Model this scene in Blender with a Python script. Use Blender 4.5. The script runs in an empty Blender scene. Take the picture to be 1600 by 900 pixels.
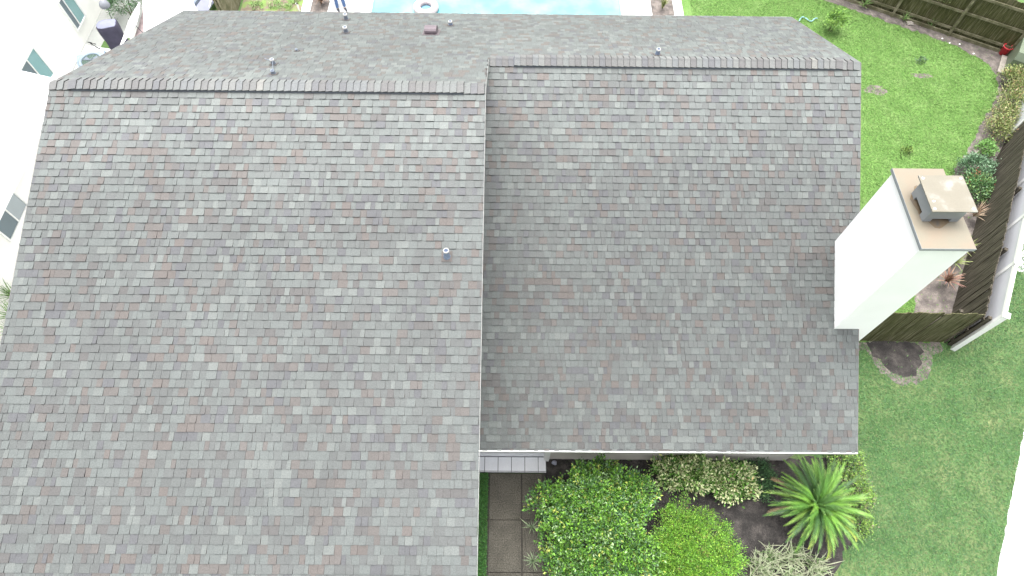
import bpy, math, random
import numpy as np
from mathutils import Vector, Matrix

# ---------------------------------------------------------------- scene, camera, light
sc = bpy.context.scene
COL = sc.collection
rnd = random.Random(7)
NR = np.random.default_rng(11)

cam_d = bpy.data.cameras.new("camera"); cam = bpy.data.objects.new("camera", cam_d); COL.objects.link(cam)
cam_d.sensor_width = 36.0; cam_d.lens = 979.5 / 1600 * 36.0; cam_d.clip_start = 0.1; cam_d.clip_end = 600
R_ = Vector((0.99994782, 0.00407631, 0.00936659)); U_ = Vector((-0.00807091, 0.87733427, 0.47981188)); F_ = Vector((0.00626177, 0.47986244, -0.87732139))
M = Matrix.Identity(4)
for i in range(3):
    M[i][0] = R_[i]; M[i][1] = U_[i]; M[i][2] = -F_[i]
M[2][3] = 16.0
cam.matrix_world = M
sc.camera = cam

SUN_EL, SUN_AZ = math.radians(79), math.radians(-10)      # nearly overhead, a little from behind the ridge; soft overcast light
w = bpy.data.worlds.new("World"); sc.world = w; w.use_nodes = True
nt = w.node_tree; nt.nodes.clear()
wo = nt.nodes.new("ShaderNodeOutputWorld"); bg = nt.nodes.new("ShaderNodeBackground"); sky = nt.nodes.new("ShaderNodeTexSky")
sky.sky_type = 'NISHITA'; sky.sun_disc = False; sky.sun_elevation = SUN_EL; sky.sun_rotation = SUN_AZ
sky.air_density = 1.0; sky.dust_density = 6.0; sky.ozone_density = 1.0
hs = nt.nodes.new("ShaderNodeHueSaturation"); hs.inputs['Saturation'].default_value = 0.22
nt.links.new(sky.outputs[0], hs.inputs['Color']); nt.links.new(hs.outputs[0], bg.inputs[0]); nt.links.new(bg.outputs[0], wo.inputs[0])
bg.inputs[1].default_value = 0.15
sd = bpy.data.lights.new("sun", 'SUN'); so = bpy.data.objects.new("sun", sd); COL.objects.link(so)
sd.energy = 0.95; sd.angle = math.radians(60); sd.color = (1.0, 0.985, 0.965)
sv = Vector((math.sin(SUN_AZ) * math.cos(SUN_EL), math.cos(SUN_AZ) * math.cos(SUN_EL), math.sin(SUN_EL)))
so.rotation_euler = sv.to_track_quat('Z', 'Y').to_euler()
sc.view_settings.view_transform = 'Standard'; sc.view_settings.look = 'None'
sc.view_settings.exposure = 1.65; sc.view_settings.gamma = 1.0; sc.view_settings.use_curve_mapping = False

# ---------------------------------------------------------------- materials
def mat(name, col=None, rough=0.8, attr=False, var=0.12, vscale=6.0, grain=0.10, gscale=120.0, bump=0.0, bscale=60.0,
        spec=0.3, metal=0.0, col2=None, stretch=(1, 1, 1), gen='Object', dist=0.01, two=None):
    """Procedural material: base colour (or the piece's own colour), patchy variation, fine grain, bump."""
    m = bpy.data.materials.new(name); m.use_nodes = True
    t = m.node_tree; N = t.nodes; L = t.links
    b = N["Principled BSDF"]; b.inputs['Roughness'].default_value = rough
    b.inputs['Specular IOR Level'].default_value = spec; b.inputs['Metallic'].default_value = metal
    if gen == 'World':
        tc = N.new("ShaderNodeNewGeometry"); co = tc.outputs['Position']
    else:
        tc = N.new("ShaderNodeTexCoord"); co = tc.outputs[gen]
    mp = N.new("ShaderNodeMapping"); mp.inputs['Scale'].default_value = stretch
    L.new(co, mp.inputs[0])
    if attr:
        a = N.new("ShaderNodeAttribute"); a.attribute_name = 'col'; base = a.outputs['Color']
    else:
        rgb = N.new("ShaderNodeRGB"); rgb.outputs[0].default_value = (*col, 1); base = rgb.outputs[0]
    n1 = N.new("ShaderNodeTexNoise"); n1.inputs['Scale'].default_value = vscale; n1.inputs['Detail'].default_value = 5
    L.new(mp.outputs[0], n1.inputs['Vector'])
    if col2 is not None:
        r = N.new("ShaderNodeValToRGB"); r.color_ramp.elements[0].position = two[0] if two else 0.4; r.color_ramp.elements[1].position = two[1] if two else 0.62
        L.new(n1.outputs[0], r.inputs[0])
        mx = N.new("ShaderNodeMix"); mx.data_type = 'RGBA'
        L.new(r.outputs[0], mx.inputs[0]); L.new(base, mx.inputs[6]); mx.inputs[7].default_value = (*col2, 1); base = mx.outputs[2]
    def mul(sock, noise, amt, base):
        mr = N.new("ShaderNodeMapRange"); mr.inputs[1].default_value = 0.25; mr.inputs[2].default_value = 0.75
        mr.inputs[3].default_value = 1 - amt; mr.inputs[4].default_value = 1 + amt
        L.new(noise, mr.inputs[0])
        v = N.new("ShaderNodeVectorMath"); v.operation = 'SCALE'; L.new(base, v.inputs[0]); L.new(mr.outputs[0], v.inputs['Scale'])
        return v.outputs[0]
    if var: base = mul(None, n1.outputs[0], var, base)
    n2 = N.new("ShaderNodeTexNoise"); n2.inputs['Scale'].default_value = gscale; n2.inputs['Detail'].default_value = 3
    L.new(mp.outputs[0], n2.inputs['Vector'])
    if grain: base = mul(None, n2.outputs[0], grain, base)
    L.new(base, b.inputs['Base Color'])
    if bump:
        n3 = N.new("ShaderNodeTexNoise"); n3.inputs['Scale'].default_value = bscale; n3.inputs['Detail'].default_value = 4
        L.new(mp.outputs[0], n3.inputs['Vector'])
        bp = N.new("ShaderNodeBump"); bp.inputs['Strength'].default_value = bump; bp.inputs['Distance'].default_value = dist
        L.new(n3.outputs[0], bp.inputs['Height']); L.new(bp.outputs[0], b.inputs['Normal'])
    return m

MS = mat("asphalt_shingle", attr=True, rough=0.72, spec=0.45, var=0.07, vscale=0.9, grain=0.22, gscale=55, bump=0.35, bscale=90, gen='World')
M_TRIM = mat("weathered_white_trim", (0.42, 0.42, 0.41), 0.5)
M_RAKE = mat("taupe_drip_metal", (0.16, 0.15, 0.145), 0.5)
M_DECK = mat("roof_deck", (0.10, 0.09, 0.085), 0.9)
M_WHITE = mat("white_paint", (0.80, 0.80, 0.78), 0.6, var=0.03, grain=0.02, gscale=30)
M_STUCCO = mat("white_stucco", (0.87, 0.86, 0.855), 0.85, var=0.03, vscale=1.5, grain=0.03, gscale=80, bump=0.25, bscale=70)
M_CREAM = mat("cream_stucco", (0.88, 0.87, 0.82), 0.85, var=0.06, vscale=1.2, grain=0.03, bump=0.25, bscale=70, gen='World')
M_BEIGEWALL = mat("beige_stucco", (0.58, 0.54, 0.50), 0.85, var=0.15, vscale=2.0, grain=0.05, bump=0.2, gen='World')
M_LEAF = mat("leaf", attr=True, rough=0.5, spec=0.38, var=0.12, vscale=2.0, grain=0.05, gscale=30, gen='World')
M_WOODG = mat("mossy_wood", (0.066, 0.067, 0.024), 0.85, var=0.40, vscale=2.5, grain=0.5, gscale=8, stretch=(12, 12, 0.6), bump=0.4, bscale=14,
              col2=(0.115, 0.105, 0.065), two=(0.45, 0.7), gen='World')
M_WOODD = mat("dark_weathered_wood", (0.050, 0.043, 0.031), 0.85, var=0.35, vscale=3.0, grain=0.5, gscale=9, stretch=(12, 12, 0.5), bump=0.4, bscale=14,
              col2=(0.115, 0.100, 0.078), two=(0.45, 0.75), gen='World')
M_WOODR = mat("mossy_rail_wood", (0.13, 0.125, 0.07), 0.85, var=0.3, vscale=4, grain=0.2, gscale=20, col2=(0.19, 0.17, 0.12), two=(.4, .7), gen='World')
M_VINYL = mat("white_vinyl", (0.62, 0.63, 0.66), 0.35, spec=0.5, var=0.03, grain=0.01)
M_SOIL = mat("dark_soil", (0.036, 0.033, 0.031), 0.95, var=0.35, vscale=3.5, grain=0.35, gscale=45, bump=0.9, bscale=30, dist=0.03, col2=(0.075, 0.066, 0.060), two=(0.45, 0.8), gen='World')
M_SAND = mat("dry_soil", (0.115, 0.100, 0.092), 0.95, var=0.3, vscale=4, grain=0.3, gscale=40, bump=0.8, bscale=30, dist=0.02, col2=(0.175, 0.152, 0.135), two=(0.4, 0.75), gen='World')
M_LAWNB = mat("back_lawn_turf", (0.098, 0.195, 0.043), 0.9, var=0.16, vscale=1.4, grain=0.30, gscale=22, bump=0.8, bscale=40, dist=0.03, col2=(0.135, 0.215, 0.068), two=(0.45, 0.75), gen='World')
M_LAWNF = mat("front_lawn_turf", (0.060, 0.126, 0.040), 0.9, var=0.2, vscale=1.3, grain=0.32, gscale=22, bump=0.8, bscale=40, dist=0.03, col2=(0.118, 0.150, 0.062), two=(0.42, 0.72), gen='World')
M_GROUND = mat("rough_grass", (0.09, 0.16, 0.05), 0.95, var=0.3, vscale=0.6, grain=0.3, gscale=12, gen='World')
M_BLADE = mat("grass_blade", attr=True, rough=0.7, spec=0.25, var=0.15, vscale=1.2, grain=0.0, gen='World')
M_CONC = mat("pale_concrete", (0.66, 0.67, 0.66), 0.85, var=0.04, vscale=1.2, grain=0.04, gscale=50, gen='World')
M_CONCG = mat("grey_concrete", (0.34, 0.35, 0.33), 0.85, var=0.12, vscale=1.2, grain=0.1, gscale=50, gen='World')
M_AGG = mat("exposed_aggregate", (0.080, 0.074, 0.060), 0.9, var=0.3, vscale=2.0, grain=0.6, gscale=38, bump=0.7, bscale=50, dist=0.01, gen='World')
M_TILE = mat("white_porch_tile", (0.80, 0.81, 0.84), 0.4, spec=0.5, var=0.08, vscale=3, grain=0.04, gscale=60, gen='World')
M_GROUT = mat("grout", (0.18, 0.18, 0.19), 0.9)
M_JOINT = mat("dark_joint", (0.05, 0.046, 0.04), 0.95)
M_CROWN = mat("stained_crown", (0.205, 0.185, 0.140), 0.6, spec=0.35, var=0.10, vscale=2.6, grain=0.04, gscale=60, col2=(0.200, 0.163, 0.120), two=(0.42, 0.68))
M_CAPTOP = mat("chalky_cap", (0.185, 0.17, 0.133), 0.6, spec=0.35, var=0.08, vscale=4, grain=0.05, gscale=60, col2=(0.23, 0.23, 0.205), two=(0.55, 0.72))
M_GREYM = mat("grey_sheet_metal", (0.22, 0.235, 0.245), 0.5, spec=0.5, var=0.1, vscale=5, grain=0.03)
M_BROWNPATCH = mat("brown_patch", (0.155, 0.115, 0.070), 0.8, var=0.35, vscale=6, grain=0.1, col2=(0.07, 0.065, 0.06), two=(0.5, 0.75))
M_DARK = mat("dark_void", (0.02, 0.02, 0.022), 0.8)
M_VENTP = mat("ridge_vent_plastic", (0.13, 0.14, 0.17), 0.6)
M_GALV = mat("galvanized_steel", (0.20, 0.23, 0.28), 0.35, spec=0.6, metal=0.35, var=0.15, vscale=20)
M_LEAD = mat("lead_boot", (0.17, 0.21, 0.29), 0.45, spec=0.5, var=0.25, vscale=25)
M_PURP = mat("faded_maroon_metal", (0.125, 0.100, 0.112), 0.5, spec=0.4, var=0.08)
M_GLASSG = mat("green_window_glass", (0.22, 0.37, 0.37), 0.12, spec=0.7, var=0.1, vscale=1.5, grain=0)
M_GLASSD = mat("insect_screen", (0.15, 0.19, 0.21), 0.5, spec=0.4, var=0.06, vscale=1.5, grain=0.05)
M_GLASSL = mat("grey_window_glass", (0.33, 0.37, 0.39), 0.15, spec=0.6, var=0.08, vscale=1.5, grain=0)
M_POOLW = mat("pool_water", (0.115, 0.33, 0.37), 0.08, spec=0.6, var=0.12, vscale=0.8, grain=0.0, bump=0.15, bscale=4, col2=(0.20, 0.37, 0.385), two=(0.4, 0.7), gen='World', dist=0.05)
M_COPING = mat("pool_coping", (0.35, 0.42, 0.45), 0.6)
M_RED = mat("red_plastic", (0.62, 0.045, 0.06), 0.4, spec=0.5, var=0.05)
M_UTIL = mat("pale_green_paint", (0.135, 0.165, 0.115), 0.5, spec=0.4, var=0.05, vscale=3)
M_UTILD = mat("dark_green_paint", (0.07, 0.11, 0.085), 0.5)
M_NAVY = mat("navy_cover_fabric", (0.060, 0.055, 0.085), 0.8, var=0.2, vscale=5, bump=0.4, bscale=8, dist=0.03)
M_PALEB = mat("pale_blue_fabric", (0.21, 0.22, 0.30), 0.7, var=0.08, vscale=5)
M_ACB = mat("pale_blue_metal", (0.26, 0.32, 0.38), 0.5, var=0.06)
M_CANVAS = mat("white_canvas", (0.80, 0.80, 0.79), 0.8, var=0.02, bump=0.2, bscale=6)
M_BROWNC = mat("brown_grey_canvas", (0.26, 0.21, 0.21), 0.85, var=0.3, vscale=8, bump=0.6, bscale=12, dist=0.03)
M_STONE = mat("pale_stone", (0.27, 0.245, 0.215), 0.85, var=0.15, vscale=8, bump=0.5, bscale=20)
M_STEM = mat("bark", (0.10, 0.075, 0.05), 0.9, var=0.3, vscale=12, bump=0.5, bscale=30)
M_SKIN = mat("skin", (0.50, 0.32, 0.24), 0.55, var=0.04, grain=0.02)
M_DENIM = mat("blue_denim", (0.065, 0.115, 0.235), 0.85, var=0.2, vscale=10, grain=0.15)
M_SHIRT = mat("white_cotton", (0.72, 0.71, 0.70), 0.85, var=0.05, vscale=8)
M_HAIR = mat("brown_hair", (0.05, 0.032, 0.02), 0.6, var=0.3, vscale=30)
M_SHOE = mat("dark_shoe", (0.05, 0.052, 0.06), 0.6)
M_CHAIR = mat("white_plastic_chair", (0.70, 0.72, 0.72), 0.4, spec=0.5, var=0.03)
M_HOSEB = mat("light_blue_hose", (0.22, 0.40, 0.42), 0.5)
M_FLOAT = mat("white_pink_vinyl", (0.40, 0.355, 0.36), 0.3, spec=0.5, var=0.12, vscale=6, col2=(0.36, 0.24, 0.26), two=(0.62, 0.72))
M_FLOATB = mat("blue_float_mesh", (0.14, 0.27, 0.36), 0.4, var=0.1)
M_BLACK = mat("black_rubber", (0.03, 0.03, 0.033), 0.6)
M_MEMBR = mat("white_roof_membrane", (0.80, 0.80, 0.79), 0.6, var=0.02, grain=0.02, gen='World')

# ---------------------------------------------------------------- helpers
class MB:
    """Collects faces with a colour and a material slot; build() links them as ONE mesh object."""
    def __init__(s): s.v = []; s.f = []; s.c = []; s.m = []
    def face(s, pts, col=(1, 1, 1), mi=0):
        n = len(s.v); s.v.extend([tuple(p) for p in pts]); s.f.append(tuple(range(n, n + len(pts)))); s.c.append(col); s.m.append(mi)
    def grid(s, verts, faces, col=(1, 1, 1), mi=0):
        n = len(s.v); s.v.extend([tuple(p) for p in verts])
        for f in faces: s.f.append(tuple(n + i for i in f)); s.c.append(col); s.m.append(mi)
    def box(s, a, b, col=(1, 1, 1), mi=0, mtx=None, bevel=0):
        x0, y0, z0 = a; x1, y1, z1 = b
        vs = [Vector(p) for p in ((x0, y0, z0), (x1, y0, z0), (x1, y1, z0), (x0, y1, z0), (x0, y0, z1), (x1, y0, z1), (x1, y1, z1), (x0, y1, z1))]
        if mtx is not None: vs = [mtx @ p for p in vs]
        s.grid(vs, [(3, 2, 1, 0), (4, 5, 6, 7), (0, 1, 5, 4), (1, 2, 6, 5), (2, 3, 7, 6), (3, 0, 4, 7)], col, mi)
    def prism(s, poly, z0, z1, col=(1, 1, 1), mi=0):
        n = len(poly)
        vs = [(x, y, z0) for x, y in poly] + [(x, y, z1) for x, y in poly]
        fs = [tuple(reversed(range(n))), tuple(range(n, 2 * n))] + [(i, (i + 1) % n, n + (i + 1) % n, n + i) for i in range(n)]
        s.grid(vs, fs, col, mi)
    def extrude_x(s, prof, x0, x1, col=(1, 1, 1), mi=0):
        n = len(prof)
        vs = [(x0, y, z) for y, z in prof] + [(x1, y, z) for y, z in prof]
        fs = [tuple(range(n)), tuple(reversed(range(n, 2 * n)))] + [(i, n + i, n + (i + 1) % n, (i + 1) % n) for i in range(n)]
        s.grid(vs, fs, col, mi)
    def tube(s, pts, rad, seg=8, col=(1, 1, 1), mi=0, cap=True):
        pts = [Vector(p) for p in pts]; rads = rad if isinstance(rad, (list, tuple)) else [rad] * len(pts)
        vs = []
        for i, p in enumerate(pts):
            d = (pts[min(i + 1, len(pts) - 1)] - pts[max(i - 1, 0)]).normalized()
            a = d.orthogonal() if abs(d.z) < 0.99 else Vector((1, 0, 0)); a = (a - d * a.dot(d)).normalized(); b = d.cross(a)
            for k in range(seg):
                t = 2 * math.pi * k / seg; vs.append(p + (a * math.cos(t) + b * math.sin(t)) * rads[i])
        fs = []
        for i in range(len(pts) - 1):
            for k in range(seg):
                k2 = (k + 1) % seg; fs.append((i * seg + k, i * seg + k2, (i + 1) * seg + k2, (i + 1) * seg + k))
        if cap: fs.append(tuple(reversed(range(seg)))); fs.append(tuple((len(pts) - 1) * seg + k for k in range(seg)))
        s.grid(vs, fs, col, mi)
    def lathe(s, prof, seg=20, c=(0, 0), col=(1, 1, 1), mi=0):
        vs = []
        for r, z in prof:
            for k in range(seg):
                t = 2 * math.pi * k / seg; vs.append((c[0] + r * math.cos(t), c[1] + r * math.sin(t), z))
        fs = [(i * seg + k, i * seg + (k + 1) % seg, (i + 1) * seg + (k + 1) % seg, (i + 1) * seg + k) for i in range(len(prof) - 1) for k in range(seg)]
        s.grid(vs, fs, col, mi)
    def mesh(s, name, mats, smooth=False):
        me = bpy.data.meshes.new(name); me.from_pydata(s.v, [], s.f)
        mats = mats if isinstance(mats, (list, tuple)) else [mats]
        for m in mats: me.materials.append(m)
        me.polygons.foreach_set('material_index', s.m)
        a = me.color_attributes.new('col', 'FLOAT_COLOR', 'CORNER')
        cc = []
        for f, c in zip(s.f, s.c): cc.extend([c[0], c[1], c[2], 1.0] * len(f))
        a.data.foreach_set('color', cc)
        if smooth: me.polygons.foreach_set('use_smooth', [True] * len(s.f))
        me.update(); return me
    def build(s, name, mats, parent=None, smooth=False, loc=None, rz=None):
        return link(name, s.mesh(name, mats, smooth), parent, loc, rz)

def link(name, me, parent=None, loc=None, rz=None):
    o = bpy.data.objects.new(name, me); COL.objects.link(o)
    if parent is not None: o.parent = parent
    if loc is not None: o.location = loc
    if rz is not None: o.rotation_euler = (0, 0, rz)
    return o
def empty(name, loc, label, cat, group=None, rz=0):
    o = bpy.data.objects.new(name, None); COL.objects.link(o); o.location = loc; o.rotation_euler = (0, 0, rz); o.empty_display_size = 0.2
    return tag(o, label, cat, group)
def tag(o, label=None, cat=None, group=None, kind=None):
    if label: o['label'] = label
    if cat: o['category'] = cat
    if group: o['group'] = group
    if kind: o['kind'] = kind
    return o
def np_mesh(name, V, F, C, mats):
    """Quads or triangles from arrays: V (n,3), F (m,k), C (m,3)."""
    me = bpy.data.meshes.new(name); k = F.shape[1]
    me.vertices.add(len(V)); me.vertices.foreach_set('co', V.astype(np.float32).ravel())
    me.loops.add(F.size); me.loops.foreach_set('vertex_index', F.astype(np.int32).ravel())
    me.polygons.add(len(F)); me.polygons.foreach_set('loop_start', (np.arange(len(F)) * k).astype(np.int32))
    me.update(calc_edges=True)
    for m in (mats if isinstance(mats, (list, tuple)) else [mats]): me.materials.append(m)
    a = me.color_attributes.new('col', 'FLOAT_COLOR', 'CORNER')
    CC = np.ones((len(F), k, 4), np.float32); CC[:, :, :3] = C[:, None, :]
    a.data.foreach_set('color', CC.ravel())
    return me
def jit(c, a=0.08):
    k = 1 + rnd.uniform(-a, a); return (c[0] * k, c[1] * k, c[2] * k)
def inpoly(X, Y, poly):
    inside = np.zeros(X.shape, bool); n = len(poly)
    for i in range(n):
        x1, y1 = poly[i]; x2, y2 = poly[(i + 1) % n]
        if y1 == y2: continue
        c = ((y1 > Y) != (y2 > Y)) & (X < (x2 - x1) * (Y - y1) / (y2 - y1) + x1)
        inside ^= c
    return inside
def ragged(poly, step=0.18, amp=0.05, seed=1):
    r = random.Random(seed); out = []
    for i in range(len(poly)):
        a = poly[i]; b = poly[(i + 1) % len(poly)]; d = math.hypot(b[0] - a[0], b[1] - a[1]); n = max(1, int(d / step))
        for k in range(n):
            t = k / n; out.append((a[0] + (b[0] - a[0]) * t + r.uniform(-amp, amp), a[1] + (b[1] - a[1]) * t + r.uniform(-amp, amp)))
    return out
def sheet(name, poly, z, m, kind='structure', **kw):
    mb = MB(); mb.face([(x, y, z) for x, y in poly]); o = mb.build(name, m); return tag(o, kind=kind, **kw)

# ---------------------------------------------------------------- ground, lawns, soil
FD = Vector((0.497, 0.868, 0)); FN = Vector((0.868, -0.497, 0))            # lot side-fence direction, outward normal
BD = Vector((0.868, -0.497, 0))                                            # back-fence direction
FC0 = Vector((12.19, 7.09, 0)); FC1 = Vector((15.6, 13.05, 0)); FC2 = Vector((18.9, 17.45, 0))
sheet("ground", [(-250, -250), (250, -250), (250, 250), (-250, 250)], 0.0, M_GROUND)
back_lawn = [(6.62, 7.1), (12.1, 7.1), (15.6, 13.05), (18.9, 17.45), (20.6, 17.3), (10.0, 23.6), (6.62, 25.5)]
sheet("back_lawn", back_lawn, 0.004, M_LAWNB)
front_lawn = [(7.0, -6), (7.0, 7.1), (12.3, 7.1), (17.0, 15.5), (24, 20), (24, -6)]
sheet("front_lawn", front_lawn, 0.004 + 0.004, M_LAWNF)
drive = [(13.5, 4.68), (11.47, 1.17), (8.0, -4.85), (12.5, -7.5), (22.0, 8.9), (17.3, 11.2)]
sheet("driveway", ragged(drive, 0.15, 0.02, 3), 0.016, M_CONC)
soil = {}
def bed(name, poly, m, z, seed, amp=0.06):
    p = ragged(poly, 0.15, amp, seed); soil[name + str(seed)] = p; return sheet(name, p, z, m)
bed("soil_bed_front", [(0.99, 3.82), (7.1, 3.82), (8.55, 4.0), (8.95, 3.0), (8.75, 2.15), (8.1, 1.75), (7.7, 1.2), (7.4, -0.5), (0.45, -0.5), (0.45, 2.2), (0.9, 3.0)], M_SOIL, 0.012, 5)
bed("soil_patch", [(9.95, 7.12), (11.35, 7.12), (11.5, 6.85), (11.35, 6.5), (11.1, 6.15), (10.75, 6.05), (10.4, 6.2), (10.2, 6.55), (10.05, 6.85)], M_SOIL, 0.0165, 6, .07)
bed("poor_soil", [(9.5, 7.16), (12.1, 7.16), (12.0, 6.8), (11.65, 6.7), (11.6, 6.3), (11.3, 5.98), (10.75, 5.85), (10.3, 6.05), (10.05, 6.45), (9.9, 6.8), (9.5, 6.85)], M_SAND, 0.012, 9, .09)
bed("soil_bed_side", [(11.3, 7.2), (12.3, 7.2), (15.7, 13.0), (19.0, 17.4), (19.8, 18.2), (19.0, 18.6), (17.3, 18.5), (17.55, 17.8), (17.3, 16.7), (16.25, 15.4), (15.35, 14.2), (14.6, 13.3), (13.7, 11.7), (12.6, 9.9), (11.8, 8.5)], M_SAND, 0.012, 7)
bed("soil_bed_back", [(19.3, 18.5), (10.0, 23.8), (9.6, 23.1), (12.6, 21.5), (14.35, 20.45), (15.6, 19.75), (16.6, 19.2), (17.3, 18.4)], M_SAND, 0.012 + 0.004, 8)
def blob(cx, cy, rx, ry, seed, n=14):
    r = random.Random(seed); return [(cx + rx * math.cos(t) * r.uniform(.7, 1.2), cy + ry * math.sin(t) * r.uniform(.7, 1.2)) for t in [2 * math.pi * i / n for i in range(n)]]
for i, (cx, cy, rx, ry) in enumerate([(12.95, 16.85, .42, .27), (14.86, 17.6, .4, .12)]):
    p = ragged(blob(cx, cy, rx, ry, 40 + i), 0.08, 0.03, i); soil['p%d' % i] = p; sheet("bare_soil_patch", p, 0.012, M_SAND)

def grass(name, poly, n, cols, size, holes, label=None):
    P = np.array(poly); lo = P.min(0); hi = P.max(0)
    X = NR.uniform(lo[0], hi[0], n * 2); Y = NR.uniform(lo[1], hi[1], n * 2)
    k = inpoly(X, Y, poly)
    for h in holes: k &= ~inpoly(X, Y, h) | (NR.random(X.shape) < (0.5 if any(h is v for k_, v in soil.items() if k_.startswith('p')) else 0.03))
    # only where the place can be seen: near the house and the frame
    X = X[k][:n]; Y = Y[k][:n]; m = len(X)
    a = NR.uniform(0, 2 * math.pi, m); L = size * NR.uniform(.6, 1.5, m); wd = size * NR.uniform(.16, .32, m); h = size * NR.uniform(.2, .8, m)
    dx, dy = np.cos(a), np.sin(a)
    V = np.zeros((m, 3, 3)); z0 = 0.012
    V[:, 0] = np.stack([X - dy * wd, Y + dx * wd, np.full(m, z0)], 1)
    V[:, 1] = np.stack([X + dy * wd, Y - dx * wd, np.full(m, z0)], 1)
    V[:, 2] = np.stack([X + dx * L, Y + dy * L, z0 + h], 1)
    c = np.array(cols)[NR.integers(0, len(cols), m)] * NR.uniform(.75, 1.25, (m, 1))
    o = link(name, np_mesh(name, V.reshape(-1, 3), np.arange(m * 3).reshape(-1, 3), c, M_BLADE)); tag(o, label, 'grass', kind='stuff'); return o
holes = list(soil.values())
grass("grass", [(7.0, 7.1), (12.1, 7.1), (15.6, 13.05), (18.9, 17.45), (20.0, 17.6), (14.0, 21.3), (7.0, 24.5)], 95000,
      [(.104, .212, .043), (.090, .188, .040), (.122, .228, .052), (.084, .170, .038), (.135, .215, .062)], 0.055, holes, "bright yellow-green lawn grass of the fenced back yard")
grass("grass", [(7.6, -0.6), (8.4, 7.1), (12.2, 7.05), (15.6, 12.8), (17.3, 11.2), (13.5, 4.66), (10.4, -0.6)], 60000,
      [(.064, .140, .042), (.052, .118, .038), (.084, .160, .050), (.108, .148, .060), (.060, .125, .050)], 0.055, holes, "duller blue-green lawn grass in front of the fence")

# ---------------------------------------------------------------- the house: roof geometry
t_ = lambda a: math.tan(math.radians(a))
PB, PR, PL = 25.311, 28.735, 15.636
YR, ZR, YL, YE = 10.507, 6.777, 8.887, 14.159
XL, XS, XR = -8.51, -0.45, 7.377
zback = lambda y: ZR - (y - YR) * t_(PB)
ZL = zback(YL)
zleft = lambda y: ZL - (YL - y) * t_(PL)
zright = lambda y: ZR - (YR - y) * t_(PR)
YEF = YR - 8.2 * math.cos(math.radians(PR))        # front eave of the right part
YLF = -0.55                                       # front eave of the left part (below the picture)
EXP = 0.143

house = empty("house", (0, 6, 0), "house under a large multi-tone grey and brown shingle roof with a white chimney", "house")
HO = Vector(house.location)
def hp(mb, name, m, parent=None, smooth=False):
    o = mb.build(name, m, parent or house, smooth)
    if parent is None: o.location = -HO
    return o
# decks (sheets of wood under the shingles)
roof = MB(); T = 0.16
roof.extrude_x([(YL, ZL), (YE, zback(YE)), (YE, zback(YE) - T), (YL, ZL - T - .02)], XL, XS - 0.02)
roof.extrude_x([(YR + .02, zback(YR + .02)), (YE, zback(YE)), (YE, zback(YE) - T), (YR + .02, zback(YR) - T)], XS - 0.02, XR)
roof.extrude_x([(YLF, zleft(YLF)), (YL, ZL - .001), (YL, ZL - T - .02), (YLF, zleft(YLF) - T)], XL, XS - 0.02)
roof.extrude_x([(YEF, zright(YEF)), (YR + .02, ZR - .001), (YR + .02, ZR - T), (YEF, zright(YEF) - T)], XS - 0.25, XR)
roof_o = hp(roof, "roof", M_DECK)

PAL = [((0.092, 0.102, 0.098), 30), ((0.084, 0.091, 0.088), 28), ((0.078, 0.083, 0.081), 18), ((0.072, 0.074, 0.078), 9),
       ((0.084, 0.077, 0.072), 10), ((0.086, 0.076, 0.070), 4), ((0.073, 0.071, 0.069), 8), ((0.107, 0.117, 0.111), 10)]
s_r = (YR - YL) / math.cos(math.radians(PB))
def painted_sheen(which, x, sl):
    """Sky sheen painted into tab colour: light below ridges and lower right, dark mid-slope."""
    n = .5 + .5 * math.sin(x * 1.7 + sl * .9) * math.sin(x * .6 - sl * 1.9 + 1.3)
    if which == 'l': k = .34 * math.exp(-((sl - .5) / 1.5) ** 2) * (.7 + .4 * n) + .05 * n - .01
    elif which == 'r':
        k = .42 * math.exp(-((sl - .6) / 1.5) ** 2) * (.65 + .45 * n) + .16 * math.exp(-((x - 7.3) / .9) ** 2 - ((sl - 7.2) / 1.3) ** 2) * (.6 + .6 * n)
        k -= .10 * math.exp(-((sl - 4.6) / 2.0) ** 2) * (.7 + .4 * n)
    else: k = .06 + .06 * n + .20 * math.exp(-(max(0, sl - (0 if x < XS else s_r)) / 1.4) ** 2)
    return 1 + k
PC = [p[0] for p in PAL]; PW = [p[1] for p in PAL]
def slope_frame(which):
    if which == 'l': return (YL, ZL), (-math.cos(math.radians(PL)), -math.sin(math.radians(PL))), (-math.sin(math.radians(PL)), math.cos(math.radians(PL)))
    if which == 'r': return (YR, ZR), (-math.cos(math.radians(PR)), -math.sin(math.radians(PR))), (-math.sin(math.radians(PR)), math.cos(math.radians(PR)))
    return (YL, ZL), (math.cos(math.radians(PB)), -math.sin(math.radians(PB))), (math.sin(math.radians(PB)), math.cos(math.radians(PB)))
def tab(mb, fr, x0, x1, s0, s1, th, col, sk=0.0):
    (y0, z0), (dy, dz), (ny, nz) = fr
    def P(x, s, n): return (x, y0 + dy * s + ny * n, z0 + dz * s + nz * n)
    a = P(x0, s0, 0.003); b = P(x1, s0, 0.003); c = P(x1 + sk, s1, th); d = P(x0 + sk, s1, th); e = P(x1 + sk, s1, 0.001); f = P(x0 + sk, s1, 0.001)
    g = P(x0, s0, 0.0); h = P(x1, s0, 0.0)
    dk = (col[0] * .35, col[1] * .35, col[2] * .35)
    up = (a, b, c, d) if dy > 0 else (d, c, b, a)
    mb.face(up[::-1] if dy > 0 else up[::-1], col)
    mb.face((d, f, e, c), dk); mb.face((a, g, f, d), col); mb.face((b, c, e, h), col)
near = []       # candidate individual shingles
field = MB()
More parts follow.
